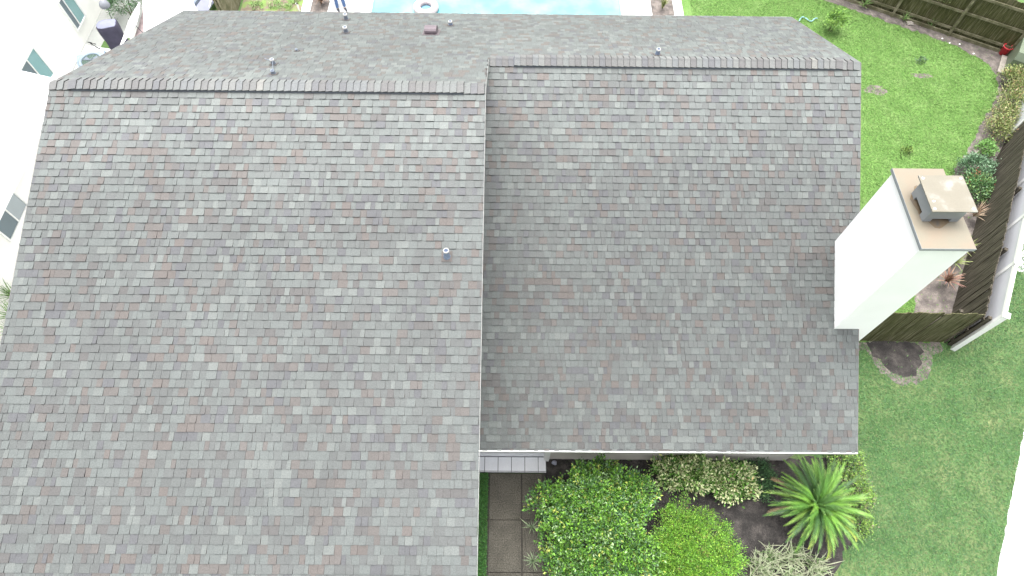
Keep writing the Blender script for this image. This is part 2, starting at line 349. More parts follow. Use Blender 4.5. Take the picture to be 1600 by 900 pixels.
def do_slope(which, length, xa, xb, clip=None):
    fr = slope_frame(which); k = 0; s = 0.0
    while s < length - 0.02:
        s1 = min(s + EXP, length); x = xa if not callable(xa) else xa(s)
        xe = xb if not callable(xb) else xb(s, s1)
        x -= rnd.uniform(0, 0.08); first = True; prev = None; tall = rnd.random() < .5
        while x < xe:
            wd = rnd.choice((0.075, 0.09, 0.105, 0.12, 0.14, 0.165)) * rnd.uniform(.92, 1.08)
            xs = max(x, xa if not callable(xa) else xa(s)); x1 = min(x + wd, xe)
            if x1 - xs > 0.012:
                col = prev if (prev and rnd.random() < 0.10) else jit(rnd.choices(PC, PW)[0], 0.045)
                prev = col; sheen_k = painted_sheen(which, xs, s); col = tuple(c * sheen_k for c in col)  # sky sheen goes straight into the tab colour
                th = rnd.uniform(0.018, 0.023) if tall else rnd.uniform(0.009, 0.013)
                if which == 'b': th *= .45
                s_lo = max(s, clip(xs)) if clip else s
                if s1 - s_lo < .02: x += wd; continue
                rec = (fr, xs, x1 - 0.003, s_lo, s1 + rnd.uniform(-0.003, 0.003), th, col, rnd.uniform(-.004, .004))
                if which == 'l' and (length - s) < 1.75 and (length - s) > 0.8 and len(near) < 300 and -8.3 < xs: near.append(rec)
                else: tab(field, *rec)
            if rnd.random() < .75: tall = not tall
            x += wd
        s += EXP
L_left = (YL - YLF) / math.cos(math.radians(PL))
L_back = (YE - YL) / math.cos(math.radians(PB)); s_r = (YR - YL) / math.cos(math.radians(PB))
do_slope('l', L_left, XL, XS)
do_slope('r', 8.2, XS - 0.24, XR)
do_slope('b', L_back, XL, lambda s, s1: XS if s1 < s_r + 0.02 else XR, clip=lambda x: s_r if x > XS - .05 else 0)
sf = hp(field, "shingle_field", MS, roof_o); sf['kind'] = 'stuff'
for rec in near:
    mb = MB(); tab(mb, *rec); mb.build("shingle", MS, roof_o)

# trims: white drip edges and rake boards
tr = MB()
tr.extrude_x([(YEF - .022, zright(YEF) + .010), (YEF - .003, zright(YEF) + .014), (YEF - .003, zright(YEF) - .07), (YEF - .022, zright(YEF) - .035)], XS - .2, XR)
hp(tr, "eave_fascia", M_WHITE)
tr = MB()
tr.extrude_x([(YE + .003, zback(YE) - .01), (YE + .022, zback(YE) - .01), (YE + .022, zback(YE) - .17), (YE + .003, zback(YE) - .17)], XL, XR)
hp(tr, "eave_fascia", M_WHITE)
def rake(x0, x1, prof_top, h, m, name="rake_board"):
    mb = MB(); pr = list(prof_top) + [(y, z - h) for y, z in reversed(prof_top)]
    mb.extrude_x(pr, x0, x1); return hp(mb, name, m)
rake(XS + .001, XS + .005, [(YLF, zleft(YLF) + .012), (YL, ZL + .012), (YR - .05, zback(YR - .05) + .012)], .17, M_TRIM)
rake(XR + .001, XR + .010, [(YEF, zright(YEF) + .002), (YR, ZR + .002), (YE, zback(YE) + .002)], .17, M_RAKE)
rake(XL - .010, XL - .001, [(YLF, zleft(YLF) + .002), (YL, ZL + .002), (YE, zback(YE) + .002)], .17, M_RAKE)

# walls
wl = MB()
wl.extrude_x([(-0.1, 0), (13.75, 0), (13.75, zback(13.75) - T - .01), (YL, ZL - T - .05), (-0.1, zleft(-0.1) - T - .01)], -8.15, -0.75)
hp(wl, "wall", M_STUCCO)
wl = MB()
wl.extrude_x([(6.0, 0), (13.74, 0), (13.74, zback(13.74) - T - .01), (YR, ZR - T - .05), (6.0, zright(6.0) - T - .01)], -0.75, 1.0)
wl.extrude_x([(3.82, 0), (13.75, 0), (13.75, zback(13.75) - T - .01), (YR, ZR - T - .05), (3.82, zright(3.82) - T - .01)], 1.0, 7.05)
hp(wl, "wall", M_BEIGEWALL)
wl = MB(); wl.box((0.93, 3.76, 0), (1.06, 4.1, 2.6)); hp(wl, "porch_post", M_WHITE)
dr = MB(); dr.box((-.45, 5.95, .3), (.45, 5.99, 2.3)); hp(dr, "front_door", M_WOODR)

# ridge vents with cap shingles
def cap_profile(yr, zr, pf, halff, halfb, lift):
    cf, sf_ = math.cos(math.radians(pf)), math.sin(math.radians(pf)); cb, sb = math.cos(math.radians(PB)), math.sin(math.radians(PB))
    r = 0.03
    pts = [(yr - cf * halff, zr - sf_ * halff), (yr - cf * .05, zr - sf_ * .05), (yr - .018, zr - .004), (yr, zr + .003), (yr + .018, zr - .005), (yr + cb * .05, zr - sb * .05), (yr + cb * halfb, zr - sb * halfb)]
    return [(y, z + lift) for y, z in pts]
def cap_mesh(prof, wid, col, sx=1):
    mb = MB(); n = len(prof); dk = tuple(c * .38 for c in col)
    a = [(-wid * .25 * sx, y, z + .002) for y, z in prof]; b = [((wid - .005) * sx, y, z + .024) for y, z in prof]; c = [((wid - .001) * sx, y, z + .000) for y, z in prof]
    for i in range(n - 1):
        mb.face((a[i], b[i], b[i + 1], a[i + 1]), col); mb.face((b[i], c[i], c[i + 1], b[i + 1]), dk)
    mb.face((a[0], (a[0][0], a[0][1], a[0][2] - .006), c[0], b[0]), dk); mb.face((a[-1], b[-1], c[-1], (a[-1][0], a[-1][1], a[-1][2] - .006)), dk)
    return mb.mesh("ridge_shingle", MS)
CAPC = [(.152, .156, .151), (.130, .131, .128), (.118, .116, .115), (.140, .148, .144), (.185, .184, .172), (.114, .116, .121), (.134, .141, .143)]
def ridge(x0, x1, v0, v1, yr, zr, pf, hf, hb, pitch, label, sx=1):
    vb = MB()
    pr = cap_profile(yr, zr, pf, hf - .012, hb - .012, .048); lo = cap_profile(yr, zr, pf, hf - .012, hb - .012, .004)
    nv = math.ceil((v1 - .6 * pitch - x0) / pitch); vb.extrude_x(pr + lo[::-1], v0, x0 + nv * pitch - .01); vo = hp(vb, "ridge_vent", M_VENTP); vo['label'] = label
    hi_m = [cap_mesh(cap_profile(yr, zr, pf, hf, hb, .052), pitch, c, sx) for c in CAPC]
    lo_m = [cap_mesh(cap_profile(yr, zr, pf, hf - .01, hb, .016), pitch, c, sx) for c in CAPC]
    x = x0
    while x + pitch <= x1 + .01:
        up = v0 - .02 <= x <= v1 - .6 * pitch
        k = rnd.choices(range(7), (4, 5, 4, 5, 1.6, 3, 3))[0]
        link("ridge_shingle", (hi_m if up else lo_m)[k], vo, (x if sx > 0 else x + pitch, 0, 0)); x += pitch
ridge(XL + .01, XS - .02, -8.1, -0.90, YL, ZL, PL, .172, .16, .1275, "long raised vent along the nearer left ridge")
ridge(XS + .03, XR - .02, 0.08, 6.96, YR, ZR, PR, .182, .16, .127, "raised vent along the lower right ridge", -1)

# chimney
ch = MB(); ch.box((6.86, 5.60, 0), (7.695, 7.21, 7.24)); cho = hp(ch, "chimney", M_STUCCO)
mb = MB(); mb.box((6.821, 5.562, 7.245), (7.73, 7.248, 7.300), mi=0); mb.box((6.815, 5.556, 7.24), (6.8205, 7.254, 7.305), mi=1); mb.box((6.8205, 5.556, 7.24), (7.73, 5.5615, 7.305), mi=1)
crown = mb.build("chimney_crown", [M_CROWN, M_GREYM], cho)
mb = MB(); mb.face([(x, y, 7.3022) for x, y in ragged(blob(7.20, 6.40, .30, .43, 77, 18), .06, .012, 8)]); mb.build("brown_patch", M_BROWNPATCH, cho)  # dark brown patch on the crown around the cap base
mb = MB()
bx0, by0, bx1, by1 = 6.99, 6.105, 7.59, 6.70
for (x0, y0, x1, y1) in ((bx0, by0, bx1, by0 + .012), (bx0, by1 - .012, bx1, by1), (bx0, by0 + .0125, bx0 + .012, by1 - .0125), (bx1 - .012, by0 + .0125, bx1, by1 - .0125)):
    mb.box((x0, y0, 7.38), (x1, y1, 7.66))
for x, y in ((bx0, by0), (bx1 - .14, by0), (bx0, by1 - .14), (bx1 - .14, by1 - .14)): mb.box((x + .001, y + .001, 7.302), (x + .139, y + .139, 7.38))
mb.box((bx0 + .10, by0 + .10, 7.303), (bx1 - .10, by1 - .10, 7.60), mi=1)
mb.build("chimney_cap", [M_GREYM, M_DARK], cho)
mb = MB(); mb.box((6.915, 6.03, 7.675), (7.665, 6.78, 7.69), mi=0); mb.box((6.92, 6.035, 7.66), (7.66, 6.775, 7.675), mi=1)
mb.build("cap_lid", [M_CAPTOP, M_GREYM], cho)
for x, y in ((6.97, 6.09), (7.61, 6.09), (6.97, 6.72), (7.61, 6.72), (7.0, 6.24)):
    mb = MB(); mb.face([(px, py, 7.6925) for px, py in ragged(blob(x, y, .028, .022, int(x * 100 + y * 10), 8), .03, .006, 2)]); mb.build("lime_mark", M_CONC, cho)

# pipes and vents on the roof
def on_roof(x, y, z): return (x - HO.x, y - HO.y, z - HO.z)
def pipe(x, y, zf, h, r, m, label, cone=True):
    z = zf(y); mb = MB()
    mb.lathe([(r * 1.35, -.06), (r * 1.25, .02), (r * 1.08, min(.05, h * .5)), (r, min(.07, h * .6)), (r, h), (r * .98, h + .01), (r * .72, h + .012), (r * .70, h - .05), (0.001, h - .06)], 16)
    o = mb.build("vent_pipe", m, house, True, on_roof(x, y, z)); o['label'] = label
    f = MB(); f.box((-r * 1.9, -r * 1.9, -.002), (r * 1.9, r * 1.9, .006)); fo = f.build("flashing", M_DECK, o)
    fo.rotation_euler = ((-1 if zf is zback else 1) * math.radians({zback: PB, zleft: PL, zright: PR}[zf]), 0, 0); fo.location = (0, 0, .012)
    if h > .1:
        c = MB(); c.lathe([(r * 1.02, h - .02), (r * 1.03, h + .012), (r * .75, h + .016), (r * .72, h - .01)], 16); c.build("collar", M_TRIM, o, True)
    return o
pipe(-1.07, 5.72, zleft, .20, .050, M_LEAD, "short lead-sleeved pipe standing alone on the near left slope")
pipe(-4.77, 10.02, zback, .13, .040, M_GALV, "pipe a little behind the left ridge, upper of the two joined by a wire")
pipe(-4.58, 9.46, zback, .09, .040, M_GALV, "short pipe close behind the left ridge, lower of the two joined by a wire")
pipe(-3.85, 12.31, zback, .15, .050, M_GALV, "pipe in the middle of the far slope, nearer of two")
pipe(-4.11, 13.43, zback, .16, .050, M_GALV, "pipe at the far eave in front of the seated person")
pipe(-1.46, 13.01, zback, .12, .045, M_LEAD, "pipe on the far slope right of the maroon vent")
pipe(3.17, 10.89, zback, .15, .045, M_LEAD, "pipe just behind the right ridge")
pipe(-4.57, 10.89, zback, .05, .028, M_GALV, "tiny stub pipe on the far slope")
mb = MB(); mb.tube([(-4.58, 9.50, zback(9.5) + .06), (-4.68, 9.75, zback(9.75) + .05), (-4.75, 9.98, zback(9.98) + .10)], .007, 6); mb.tube([(-4.77, 10.0, zback(10) + .10), (-4.92, 10.05, zback(10.05) + .14)], .007, 6); hp(mb, "wire", M_GALV)
# maroon hooded vent
mb = MB(); prof = []
for k in range(9):
    a = math.pi * k / 8; prof.append((12.42 + .20 * math.cos(math.pi - a) * 1.0, zback(12.42) + .03 + .16 * math.sin(a) - (.20 * math.cos(math.pi - a)) * t_(PB)))
mb.extrude_x(prof, -2.0, -1.72); o = hp(mb, "hooded_vent", M_PURP); o['label'] = "small maroon box vent with a rounded hood on the far slope"
mb = MB(); mb.extrude_x([(12.17, zback(12.17) + .008), (12.67, zback(12.67) + .008), (12.67, zback(12.67) + .014), (12.17, zback(12.17) + .014)], -2.06, -1.66); hp(mb, "vent_flange", M_PURP)

# ---------------------------------------------------------------- porch, walk
po = MB(); po.box((-.75, 3.47, 0), (.99, 6.0, .10)); porch = po.build("porch", M_GROUT); tag(porch, kind='structure')
tile = MB(); g = .008
x = -0.745; tm = {}
def tile_at(x0, x1, y0, y1, z):
    k = (round(x1 - x0, 3), round(y1 - y0, 3))
    if k not in tm:
        b = MB(); b.box((g, g, 0), (k[0] - g, k[1] - g, .022)); tm[k] = b.mesh("tile", M_TILE)
    link("tile", tm[k], porch, (x0, y0, z + rnd.uniform(0, .002)))
xs = [-.745, -.55, -.215, .12, .455, .79, .985]
for i in range(6):
    tile_at(xs[i], xs[i + 1], 3.49, 3.84, .10); tile_at(xs[i], xs[i + 1], 3.46, 3.488, .088)
st = MB(); st.box((-.74, 3.86, .10), (.985, 6.0, .24)); st.build("step", M_TILE, porch)
for i in range(6):
    for j in range(3): tile_at(xs[i], xs[i + 1], 3.86 + j * .335, 3.86 + (j + 1) * .335, .24)
walk = sheet("walkway", [(-.46, -1.5), (.95, -1.5), (.95, 3.46), (-.46, 3.46)], 0.013, M_JOINT)
ys = [3.45, 2.345, 1.19, .03, -1.1]
for j in range(4):
    for (x0, x1) in ((-.42, .365), (.385, .88)):
        b = MB(); b.box((x0 + .006, ys[j + 1] + .008, .014), (x1 - .006, ys[j] - .008, .052 + rnd.uniform(0, .004))); b.build("slab", M_AGG, walk)

# ---------------------------------------------------------------- fences
def board_mesh(wd, th, h, seed, mtl):
    r = random.Random(seed); mb = MB()
    c = .02
    vs = [(0, 0), (wd, 0), (wd, h - c), (wd - c, h), (c, h), (0, h - c)]
    v = [(x, 0, z) for x, z in vs] + [(x, th, z) for x, z in vs]; n = 6
    mb.grid(v, [tuple(range(n)), tuple(reversed(range(n, 2 * n)))] + [(i, n + i, n + (i + 1) % n, (i + 1) % n) for i in range(n)])
    return mb.mesh("board", mtl)
def wood_fence(a, b, h, side, mtl, label, wd=.14, rails=True, postgap=2.4, jitter=.03, sag=0.0, z0=0.0, mr=None):
    mr = mr or M_WOODR
    a = Vector(a); b = Vector(b); d = (b - a); L = d.length; d.normalize(); ang = math.atan2(d.y, d.x)
    f = empty("wood_fence", (a.x, a.y, 0), label, "fence", None, ang)
    ms = [board_mesh(wd + .008 + .003 * i, .018, h, i, mtl) for i in range(3)]
    n = int(L / wd)
    for i in range(n):
        o = link("board", rnd.choice(ms), f, (i * wd, rnd.uniform(-.006, .006) , z0 + rnd.uniform(0, .02)))
        u = (i * wd % postgap) / postgap
        o.scale = (1, 1, 1 + rnd.uniform(-jitter, jitter) * .5 - sag * math.sin(math.pi * u))
        o.rotation_euler = (rnd.uniform(-.01, .01), rnd.uniform(-.006, .006), rnd.uniform(-.02, .02))
    yo = side * .055
    if rails:
        for z in (.28, h * .52, h * .88):
            mb = MB(); mb.box((0, yo + .009 - .019, z - .045), (L, yo + .009 + .019, z + .045)); mb.build("rail", mr, f)
    x = 0
    while x <= L + .01:
        mb = MB(); xx = min(x, L - .09); mb.box((xx, side * .125 - .045, 0), (xx + .09, side * .125 + .045, h * .97)); mb.build("post", mr, f); x += postgap
    return f
wood_fence(FC0, FC1, 1.76, -1, M_WOODD, "dark weathered side fence of the back yard, beside the white vinyl fence", sag=.03, mr=M_WOODD)
wood_fence(FC1, FC2, 1.76, -1, M_WOODD, "far length of the dark side fence behind the yellowish shrubs", sag=.03, mr=M_WOODD)
wood_fence((9.2, 7.16, 0), (12.17, 7.13, 0), 1.76, 1, M_WOODG, "mossy green board fence between the chimney and the white vinyl corner post", jitter=.02, mr=M_WOODD)
bk0 = Vector((9.2, 24.03, 0)); bk1 = Vector((20.4, 17.62, 0))
wood_fence(bk0, bk1, 1.85, -1, M_WOODG, "mossy dark board fence with rails across the back of the yard, behind the red bucket", postgap=2.1)
wood_fence((-10.4, 19.6, 0), (-10.3, 27, 0), 1.8, 1, M_WOODR, "pale weathered board fence beside the patio, left of the weedy bed", wd=.15)
mb = MB()   # ground board along the back fence
a = bk0 + Vector((-.497, -.868, 0)) * .12
o = mb.box((0, 0, 0), (12.6, .05, .14)); tag(mb.build("edging_board", M_WOODR, None, False, (a.x, a.y, 0), math.atan2(-6.41, 11.2)), "long low timber board on the soil at the foot of the back fence", "edging")

# white vinyl fence just outside the wooden one
vf = empty("vinyl_fence", (FC0.x + .02, FC0.y - .06, 0), "tall white vinyl fence with capped posts outside the dark wooden fence", "fence", None, math.atan2(FD.y, FD.x))
pitch = 1.78
pm = MB(); pm.box((.06, -.02, .06), (pitch - .06, .02, 2.02)); pm = pm.mesh("panel", M_VINYL)
rm = MB(); rm.box((.06, -.035, 1.98), (pitch - .06, .035, 2.09)); rm = rm.mesh("rail", M_WHITE)
qm = MB(); qm.box((-.06, -.06, 0), (.06, .06, 2.12)); qm = qm.mesh("post", M_WHITE)
cm = MB(); cm.box((-.085, -.085, 2.12), (.085, .085, 2.15)); cm.grid([(-.075, -.075, 2.15), (.075, -.075, 2.15), (.075, .075, 2.15), (-.075, .075, 2.15), (0, 0, 2.2)], [(0, 1, 4), (1, 2, 4), (2, 3, 4), (3, 0, 4)]); cm = cm.mesh("post_cap", M_WHITE)
for i in range(8):
    p = link("post", qm, vf, (i * pitch, -.20, 0)); link("post_cap", cm, p)
    if i < 7: link("panel", pm, vf, (i * pitch, -.20, 0)); link("rail", rm, vf, (i * pitch, -.20, 0))
tag(sheet("concrete_pad", [(14.9, 9.6), (15.8, 11.0), (20, 15), (26, 13), (22, 6)], 0.014, M_CONC))

# ---------------------------------------------------------------- foliage
def leafcloud(c, rad, n, size, pal, clump=16, seed=1, spread=.10, flat=.5, top=True, asp=.45):
    g = np.random.default_rng(seed); nc = max(1, n // clump)
    u = g.normal(size=(nc, 3)); u /= np.linalg.norm(u, axis=1)[:, None]
    if top: u[:, 2] = np.abs(u[:, 2]) * 1.0 - .12
    ph = g.uniform(0, 6.28, 6)
    lump = 1 + .13 * np.sin(u[:, 0] * 6 + ph[0]) + .13 * np.sin(u[:, 1] * 7 + ph[1]) + .10 * np.sin(u[:, 0] * 9 + u[:, 2] * 7 + ph[2])
    r = (g.uniform(.62, 1.02, nc) ** .6) * lump
    C = u * r[:, None] * np.array(rad)
    idx = np.repeat(np.arange(nc), clump); m = len(idx)
    P = C[idx] + g.normal(size=(m, 3)) * spread
    out = u[idx] + np.array([0, 0, .6]); D = out + g.normal(size=(m, 3)) * .8; D /= np.linalg.norm(D, axis=1)[:, None]
    up = g.normal(size=(m, 3)) * flat + np.array([0, 0, 1.0]); S = np.cross(D, up); S /= np.linalg.norm(S, axis=1)[:, None] + 1e-6
    Nn = np.cross(S, D)
    L = (size * g.uniform(.6, 1.3, m))[:, None]; W = L * asp
    V = np.stack([P, P + D * L * .5 + S * W * .5 + Nn * L * .06, P + D * L, P + D * L * .5 - S * W * .5 + Nn * L * .06], 1) + np.array(c)
    V[:, :, 2] = np.maximum(V[:, :, 2], .03)
    pc = np.array([p[0] for p in pal]); pw = np.array([p[1] for p in pal], float); pw /= pw.sum()
    ck = g.choice(len(pal), nc, p=pw)[idx]; lk = g.choice(len(pal), m, p=pw); pick = np.where(g.random(m) < .65, ck, lk)
    col = pc[pick] * g.uniform(.7, 1.3, (m, 1)) * g.uniform(.75, 1.25, (nc, 1))[idx]
    return V.reshape(-1, 3), np.arange(m * 4).reshape(-1, 4), col
def lumps(n, R, r, seed, nn, zb=.0):
    q = random.Random(seed); out = []
    for i in range(n):
        a = i * 2.39996 + q.uniform(-.3, .3); k = math.sqrt((i + .5) / n) * q.uniform(.85, 1.05); rr = q.uniform(*r)
        z = R[2] * math.sqrt(max(0, 1 - (k * .93) ** 2)) * q.uniform(.75, 1.12) + zb
        out.append((R[0] * k * math.cos(a), R[1] * k * math.sin(a), z, rr, rr * q.uniform(.8, 1.1), rr * q.uniform(.6, .9), int(nn * (rr / r[1]) ** 2)))
    return out
def shrub(name, loc, rad, n, size, pal, label, cat="shrub", group=None, seed=1, h=None, stems=5, parts=None, **kw):
    e = empty(name, (loc[0], loc[1], 0), label, cat, group)
    V, F, C = leafcloud((0, 0, loc[2]), rad, n, size, pal, seed=seed, **kw)
    if parts:
        for i, (dx, dy, dz, rx, ry, rz, nn) in enumerate(parts):
            v, f, c = leafcloud((dx, dy, dz), (rx, ry, rz), nn, size, pal, seed=seed + 10 + i, **kw)
            F = np.vstack([F, f + len(V)]); V = np.vstack([V, v]); C = np.vstack([C, c])
    link("foliage", np_mesh("foliage", V, F, C, M_LEAF), e)
    mb = MB(); r = random.Random(seed)
    for i in range(stems):
        a = 2 * math.pi * i / stems + r.uniform(-.3, .3); k = r.uniform(.35, .75)
        p = [(0.04 * math.cos(a), .04 * math.sin(a), 0), (rad[0] * k * .4 * math.cos(a), rad[1] * k * .4 * math.sin(a), loc[2] * .6), (rad[0] * k * math.cos(a), rad[1] * k * math.sin(a), loc[2] + rad[2] * .45)]
        mb.tube(p, [.022 * max(rad), .015 * max(rad), .005 * max(rad)], 6)
    mb.build("stem", M_STEM, e)
    return e
G1, G2, G3, GY, GL = (.045, .115, .022), (.085, .205, .028), (.145, .31, .036), (.33, .38, .08), (.22, .33, .15)
shrub("flowering_shrub", (2.04, 2.05, .85), (1.34, 1.25, .80), 9000, .072, [(G1, 26), ((.06, .13, .05), 16), (G2, 26), (G3, 26), (GY, 6), (GL, 10)],
      "largest mixed green shrub with yellow tips beside the dark walkway slabs", seed=3, clump=12, spread=.045,
      parts=lumps(34, (1.30, 1.28, .78), (.20, .42), 5, 1500, .72))
shrub("rounded_bush", (4.20, 1.45, .62), (1.12, 1.10, .60), 12000, .040, [((.115, .26, .026), 34), ((.16, .35, .035), 28), ((.065, .165, .022), 20), ((.25, .40, .05), 12), ((.18, .17, .05), 4)],
      "rounded bright lime green clipped bush right of the largest shrub", seed=8, clump=12, spread=.045,
      parts=lumps(30, (1.02, .98, .40), (.20, .34), 9, 1500, .50) + [(.0, -.9, .55, 1.05, .8, .55, 9000)])
shrub("variegated_shrub", (4.40, 3.38, .48), (.72, .42, .36), 4400, .085, [((.52, .56, .30), 38), ((.20, .30, .09), 22), (G2, 24), (G1, 14), ((.40, .42, .14), 3)],
      "pale cream and green variegated shrub against the wall, touching the largest shrub", seed=12, clump=10, spread=.07, group="variegated shrubs along the wall")
shrub("variegated_shrub", (5.40, 3.22, .42), (.58, .45, .32), 3800, .085, [((.52, .56, .30), 38), ((.20, .30, .09), 22), (G2, 24), (G1, 14), ((.44, .32, .14), 1)],
      "cream and green variegated shrub above the bare dark soil", seed=13, clump=10, spread=.07, group="variegated shrubs along the wall")
shrub("low_dark_plant", (6.25, 3.35, .22), (.34, .42, .20), 3000, .07, [((.05, .12, .045), 50), ((.035, .085, .035), 30), ((.08, .17, .06), 20)], "low dark green plant between the variegated shrub and the palm", "plant", seed=15, clump=10, spread=.06, asp=.2)
shrub("small_wall_plant", (4.05, 3.74, .35), (.16, .09, .2), 420, .06, [(G1, 50), (G2, 50)], "small dark green sprig standing up against the beige wall", "plant", seed=16, clump=8, spread=.04)
LG = [((.20, .34, .06), 28), ((.14, .26, .06), 28), ((.10, .18, .07), 24), ((.26, .36, .08), 10), ((.20, .17, .11), 10)]
shrub("border_shrub", (8.45, 3.72, .28), (.42, .42, .26), 3600, .05, LG, "light green shrub at the house corner behind the palm", group="light green shrubs on the lawn edge", seed=21, clump=9, spread=.05)
shrub("border_shrub", (8.62, 3.02, .22), (.30, .42, .22), 2600, .05, LG, "light green shrub between the palm and the lawn", group="light green shrubs on the lawn edge", seed=22, clump=9, spread=.05)
shrub("border_shrub", (8.48, 2.36, .18), (.26, .32, .18), 1800, .05, LG, "smallest light green shrub at the lower tips of the palm", group="light green shrubs on the lawn edge", seed=23, clump=9, spread=.05)
# clipped low hedge along the house wall
hb = empty("low_hedge", (-.58, 1.0, 0), "narrow clipped dark green hedge strip along the left edge of the walkway", "hedge")
V, F, C = leafcloud((0, .3, .1), (.115, 2.15, .10), 10, .03, [(G1, 1)], seed=3)
g = np.random.default_rng(5); m = 11000
P = np.stack([g.uniform(-.15, .13, m), g.uniform(-1.6, 2.44, m), .05 + .10 * g.random(m) ** .5], 1); D = g.normal(size=(m, 3)) + [0, 0, .6]; D /= np.linalg.norm(D, axis=1)[:, None]
S = np.cross(D, g.normal(size=(m, 3))); S /= np.linalg.norm(S, axis=1)[:, None]
Lh = .032
V = np.stack([P, P + D * Lh * .5 + S * .009, P + D * Lh, P + D * Lh * .5 - S * .009], 1)
cc = np.array([(.045, .14, .035), (.06, .19, .04), (.03, .09, .03), (.09, .24, .05)])[g.integers(0, 4, m)]
link("foliage", np_mesh("foliage", V.reshape(-1, 3), np.arange(m * 4).reshape(-1, 4), cc, M_LEAF), hb)

# palm
def frond_mesh(L, arch, col, tip, seed, n=34):
    r = random.Random(seed); mb = MB(); pts = []
    for i in range(n + 1):
        t = i / n; ang = math.radians(62) * (1 - t) ** 1.0 - math.radians(arch) * t
        pts.append((t, ang))
    x = z = 0; path = [(0, 0)]
    for i in range(n):
        a = pts[i][1]; x += L / n * math.cos(a); z += L / n * math.sin(a); path.append((x, z))
    mb.tube([(p[0], 0, p[1]) for p in path[::4]], .006, 4, jit(col, .1))
    for i in range(3, n + 1):
        t = i / n; ll = .175 * math.sin(math.pi * min(1, t * .85 + .12)) ** .8 + .02; px, pz = path[i]
        for s in (-1, 1):
            a = math.radians(40 + 18 * (1 - t)); dz = -.1 + .5 * (1 - t) * .6
            tipp = (px + ll * math.cos(a), s * ll * math.sin(a) * .62, pz + ll * (.30 - .3 * t) + r.uniform(-.02, .02))
            c = col if t < .8 or r.random() < .4 else tip
            w_ = .019
            mb.face([(px - w_, 0, pz), (px + w_, 0, pz + .001), tipp], jit(c, .2))
    return mb.mesh("frond", M_LEAF)
palm = empty("sago_palm", (7.28, 2.62, 0), "large green sago palm with yellowing lower fronds by the house corner", "palm")
mb = MB(); mb.lathe([(.17, 0), (.19, .2), (.17, .45), (.12, .58), (.05, .64), (.001, .66)], 14); mb.build("trunk", M_STEM, palm, True)
fg = [frond_mesh(1.22, 28, (.07, .175, .024), (.12, .22, .04), 1), frond_mesh(1.15, 20, (.11, .24, .03), (.16, .28, .05), 2), frond_mesh(1.25, 38, (.035, .09, .022), (.08, .16, .03), 3), frond_mesh(.8, -10, (.06, .14, .03), (.12, .2, .05), 4)]
fy = [frond_mesh(1.3, 50, (.21, .30, .045), (.33, .35, .08), 5), frond_mesh(1.2, 44, (.12, .22, .035), (.20, .28, .06), 6)]
fb = [frond_mesh(1.2, 55, (.24, .17, .09), (.27, .20, .12), 7)]
N_ = 140
for i in range(N_):
    t = i / N_; az = i * 2.39996 + rnd.uniform(-.12, .12)
    mesh = rnd.choice(fg[:3] + fy[1:]) if t > .2 and t < .5 else rnd.choice(fg[:3]) if t > .2 else rnd.choice(fy + fg[:1])
    if t < .2 and (math.sin(az) > .3): mesh = rnd.choice(fg[:3])
    if t > .88: mesh = fg[3]
    if i in (3,): mesh = fb[0]; az = math.radians(186)
    if i in (5,): mesh = fb[0]; az = math.radians(140)
    o = link("frond", mesh, palm, (.06 * math.cos(az), .06 * math.sin(az), .58))
    o.rotation_euler = (rnd.uniform(-.12, .12), math.radians(30 - 72 * t + rnd.uniform(-11, 11)), az)
    s = rnd.uniform(.72, 1.08); o.scale = (s * 1.06, s * .92, s)

# strap-leaved rosettes
def strap(L, wd, droop, rise, col, edge, seed, n=5, name="leaf"):
    mb = MB(); r = random.Random(seed); x = z = 0; prev = None
    for i in range(n + 1):
        t = i / n; a = math.radians(rise) - math.radians(droop) * t; w_ = wd * (1 - t ** 2.2) + .001
        row = [(x, -w_, z + w_ * .3), (x, -w_ * .45, z), (x, w_ * .45, z), (x, w_, z + w_ * .3)]
        if prev:
            for k, c in ((0, edge), (1, col), (2, edge)): mb.face((prev[k], row[k], row[k + 1], prev[k + 1]), jit(c, .12))
        prev = row; x += L / n * math.cos(a); z += L / n * math.sin(a)
    return mb.mesh(name, M_LEAF)
def rosette(name, loc, meshes, n, label, cat="plant", group=None, z=.04, tilt=(-5, 55), seed=1, parent=None, wild=0.0, size=1.0):
    r = random.Random(seed)
    e = parent or empty(name, (loc[0], loc[1], 0), label, cat, group)
    for i in range(n):
        t = i / n; az = i * 2.39996 + r.uniform(-.2, .2) * (1 + 6 * wild)
        o = link("leaf", r.choice(meshes), e, (r.gauss(0, .11) * wild, r.gauss(0, .09) * wild, z))
        o.rotation_euler = (r.uniform(-.25, .25), math.radians(tilt[0] - (tilt[1] + tilt[0]) * t), az); s = r.uniform(.75, 1.1) * size; o.scale = (s, s, s)
    return e
vs_ = [strap(.52, .014, 70, 55, (.15, .20, .09), (.38, .41, .28), 1), strap(.42, .012, 90, 50, (.16, .21, .10), (.36, .38, .26), 2), strap(.48, .013, 60, 40, (.22, .24, .15), (.34, .35, .25), 3), strap(.45, .012, 80, 60, (.09, .16, .05), (.15, .22, .09), 4)]
for i, (x, y) in enumerate([(5.85, 1.30), (6.25, 1.52), (6.75, 1.56), (7.2, 1.36), (6.05, 1.05), (6.55, 1.12), (7.0, 1.0), (5.65, .85)]):
    rosette("striped_grass_clump", (x, y), vs_, 90, ["striped cream grass clump farthest left below the palm, beside the lime green bush", "striped cream grass clump at the top of its group, below bare soil", "striped cream grass clump directly under the lowest palm fronds", "striped cream grass clump at the lawn edge below the palm",
            "striped cream grass clump low in its group, left of middle", "striped cream grass clump in the lower middle of its group", "striped cream grass clump lower right, beside the lawn", "striped cream grass clump at the picture's bottom edge next to the lime bush"][i],
            "plant", "striped grasses below the palm", seed=30 + i, tilt=(-10, 50), wild=1.0)
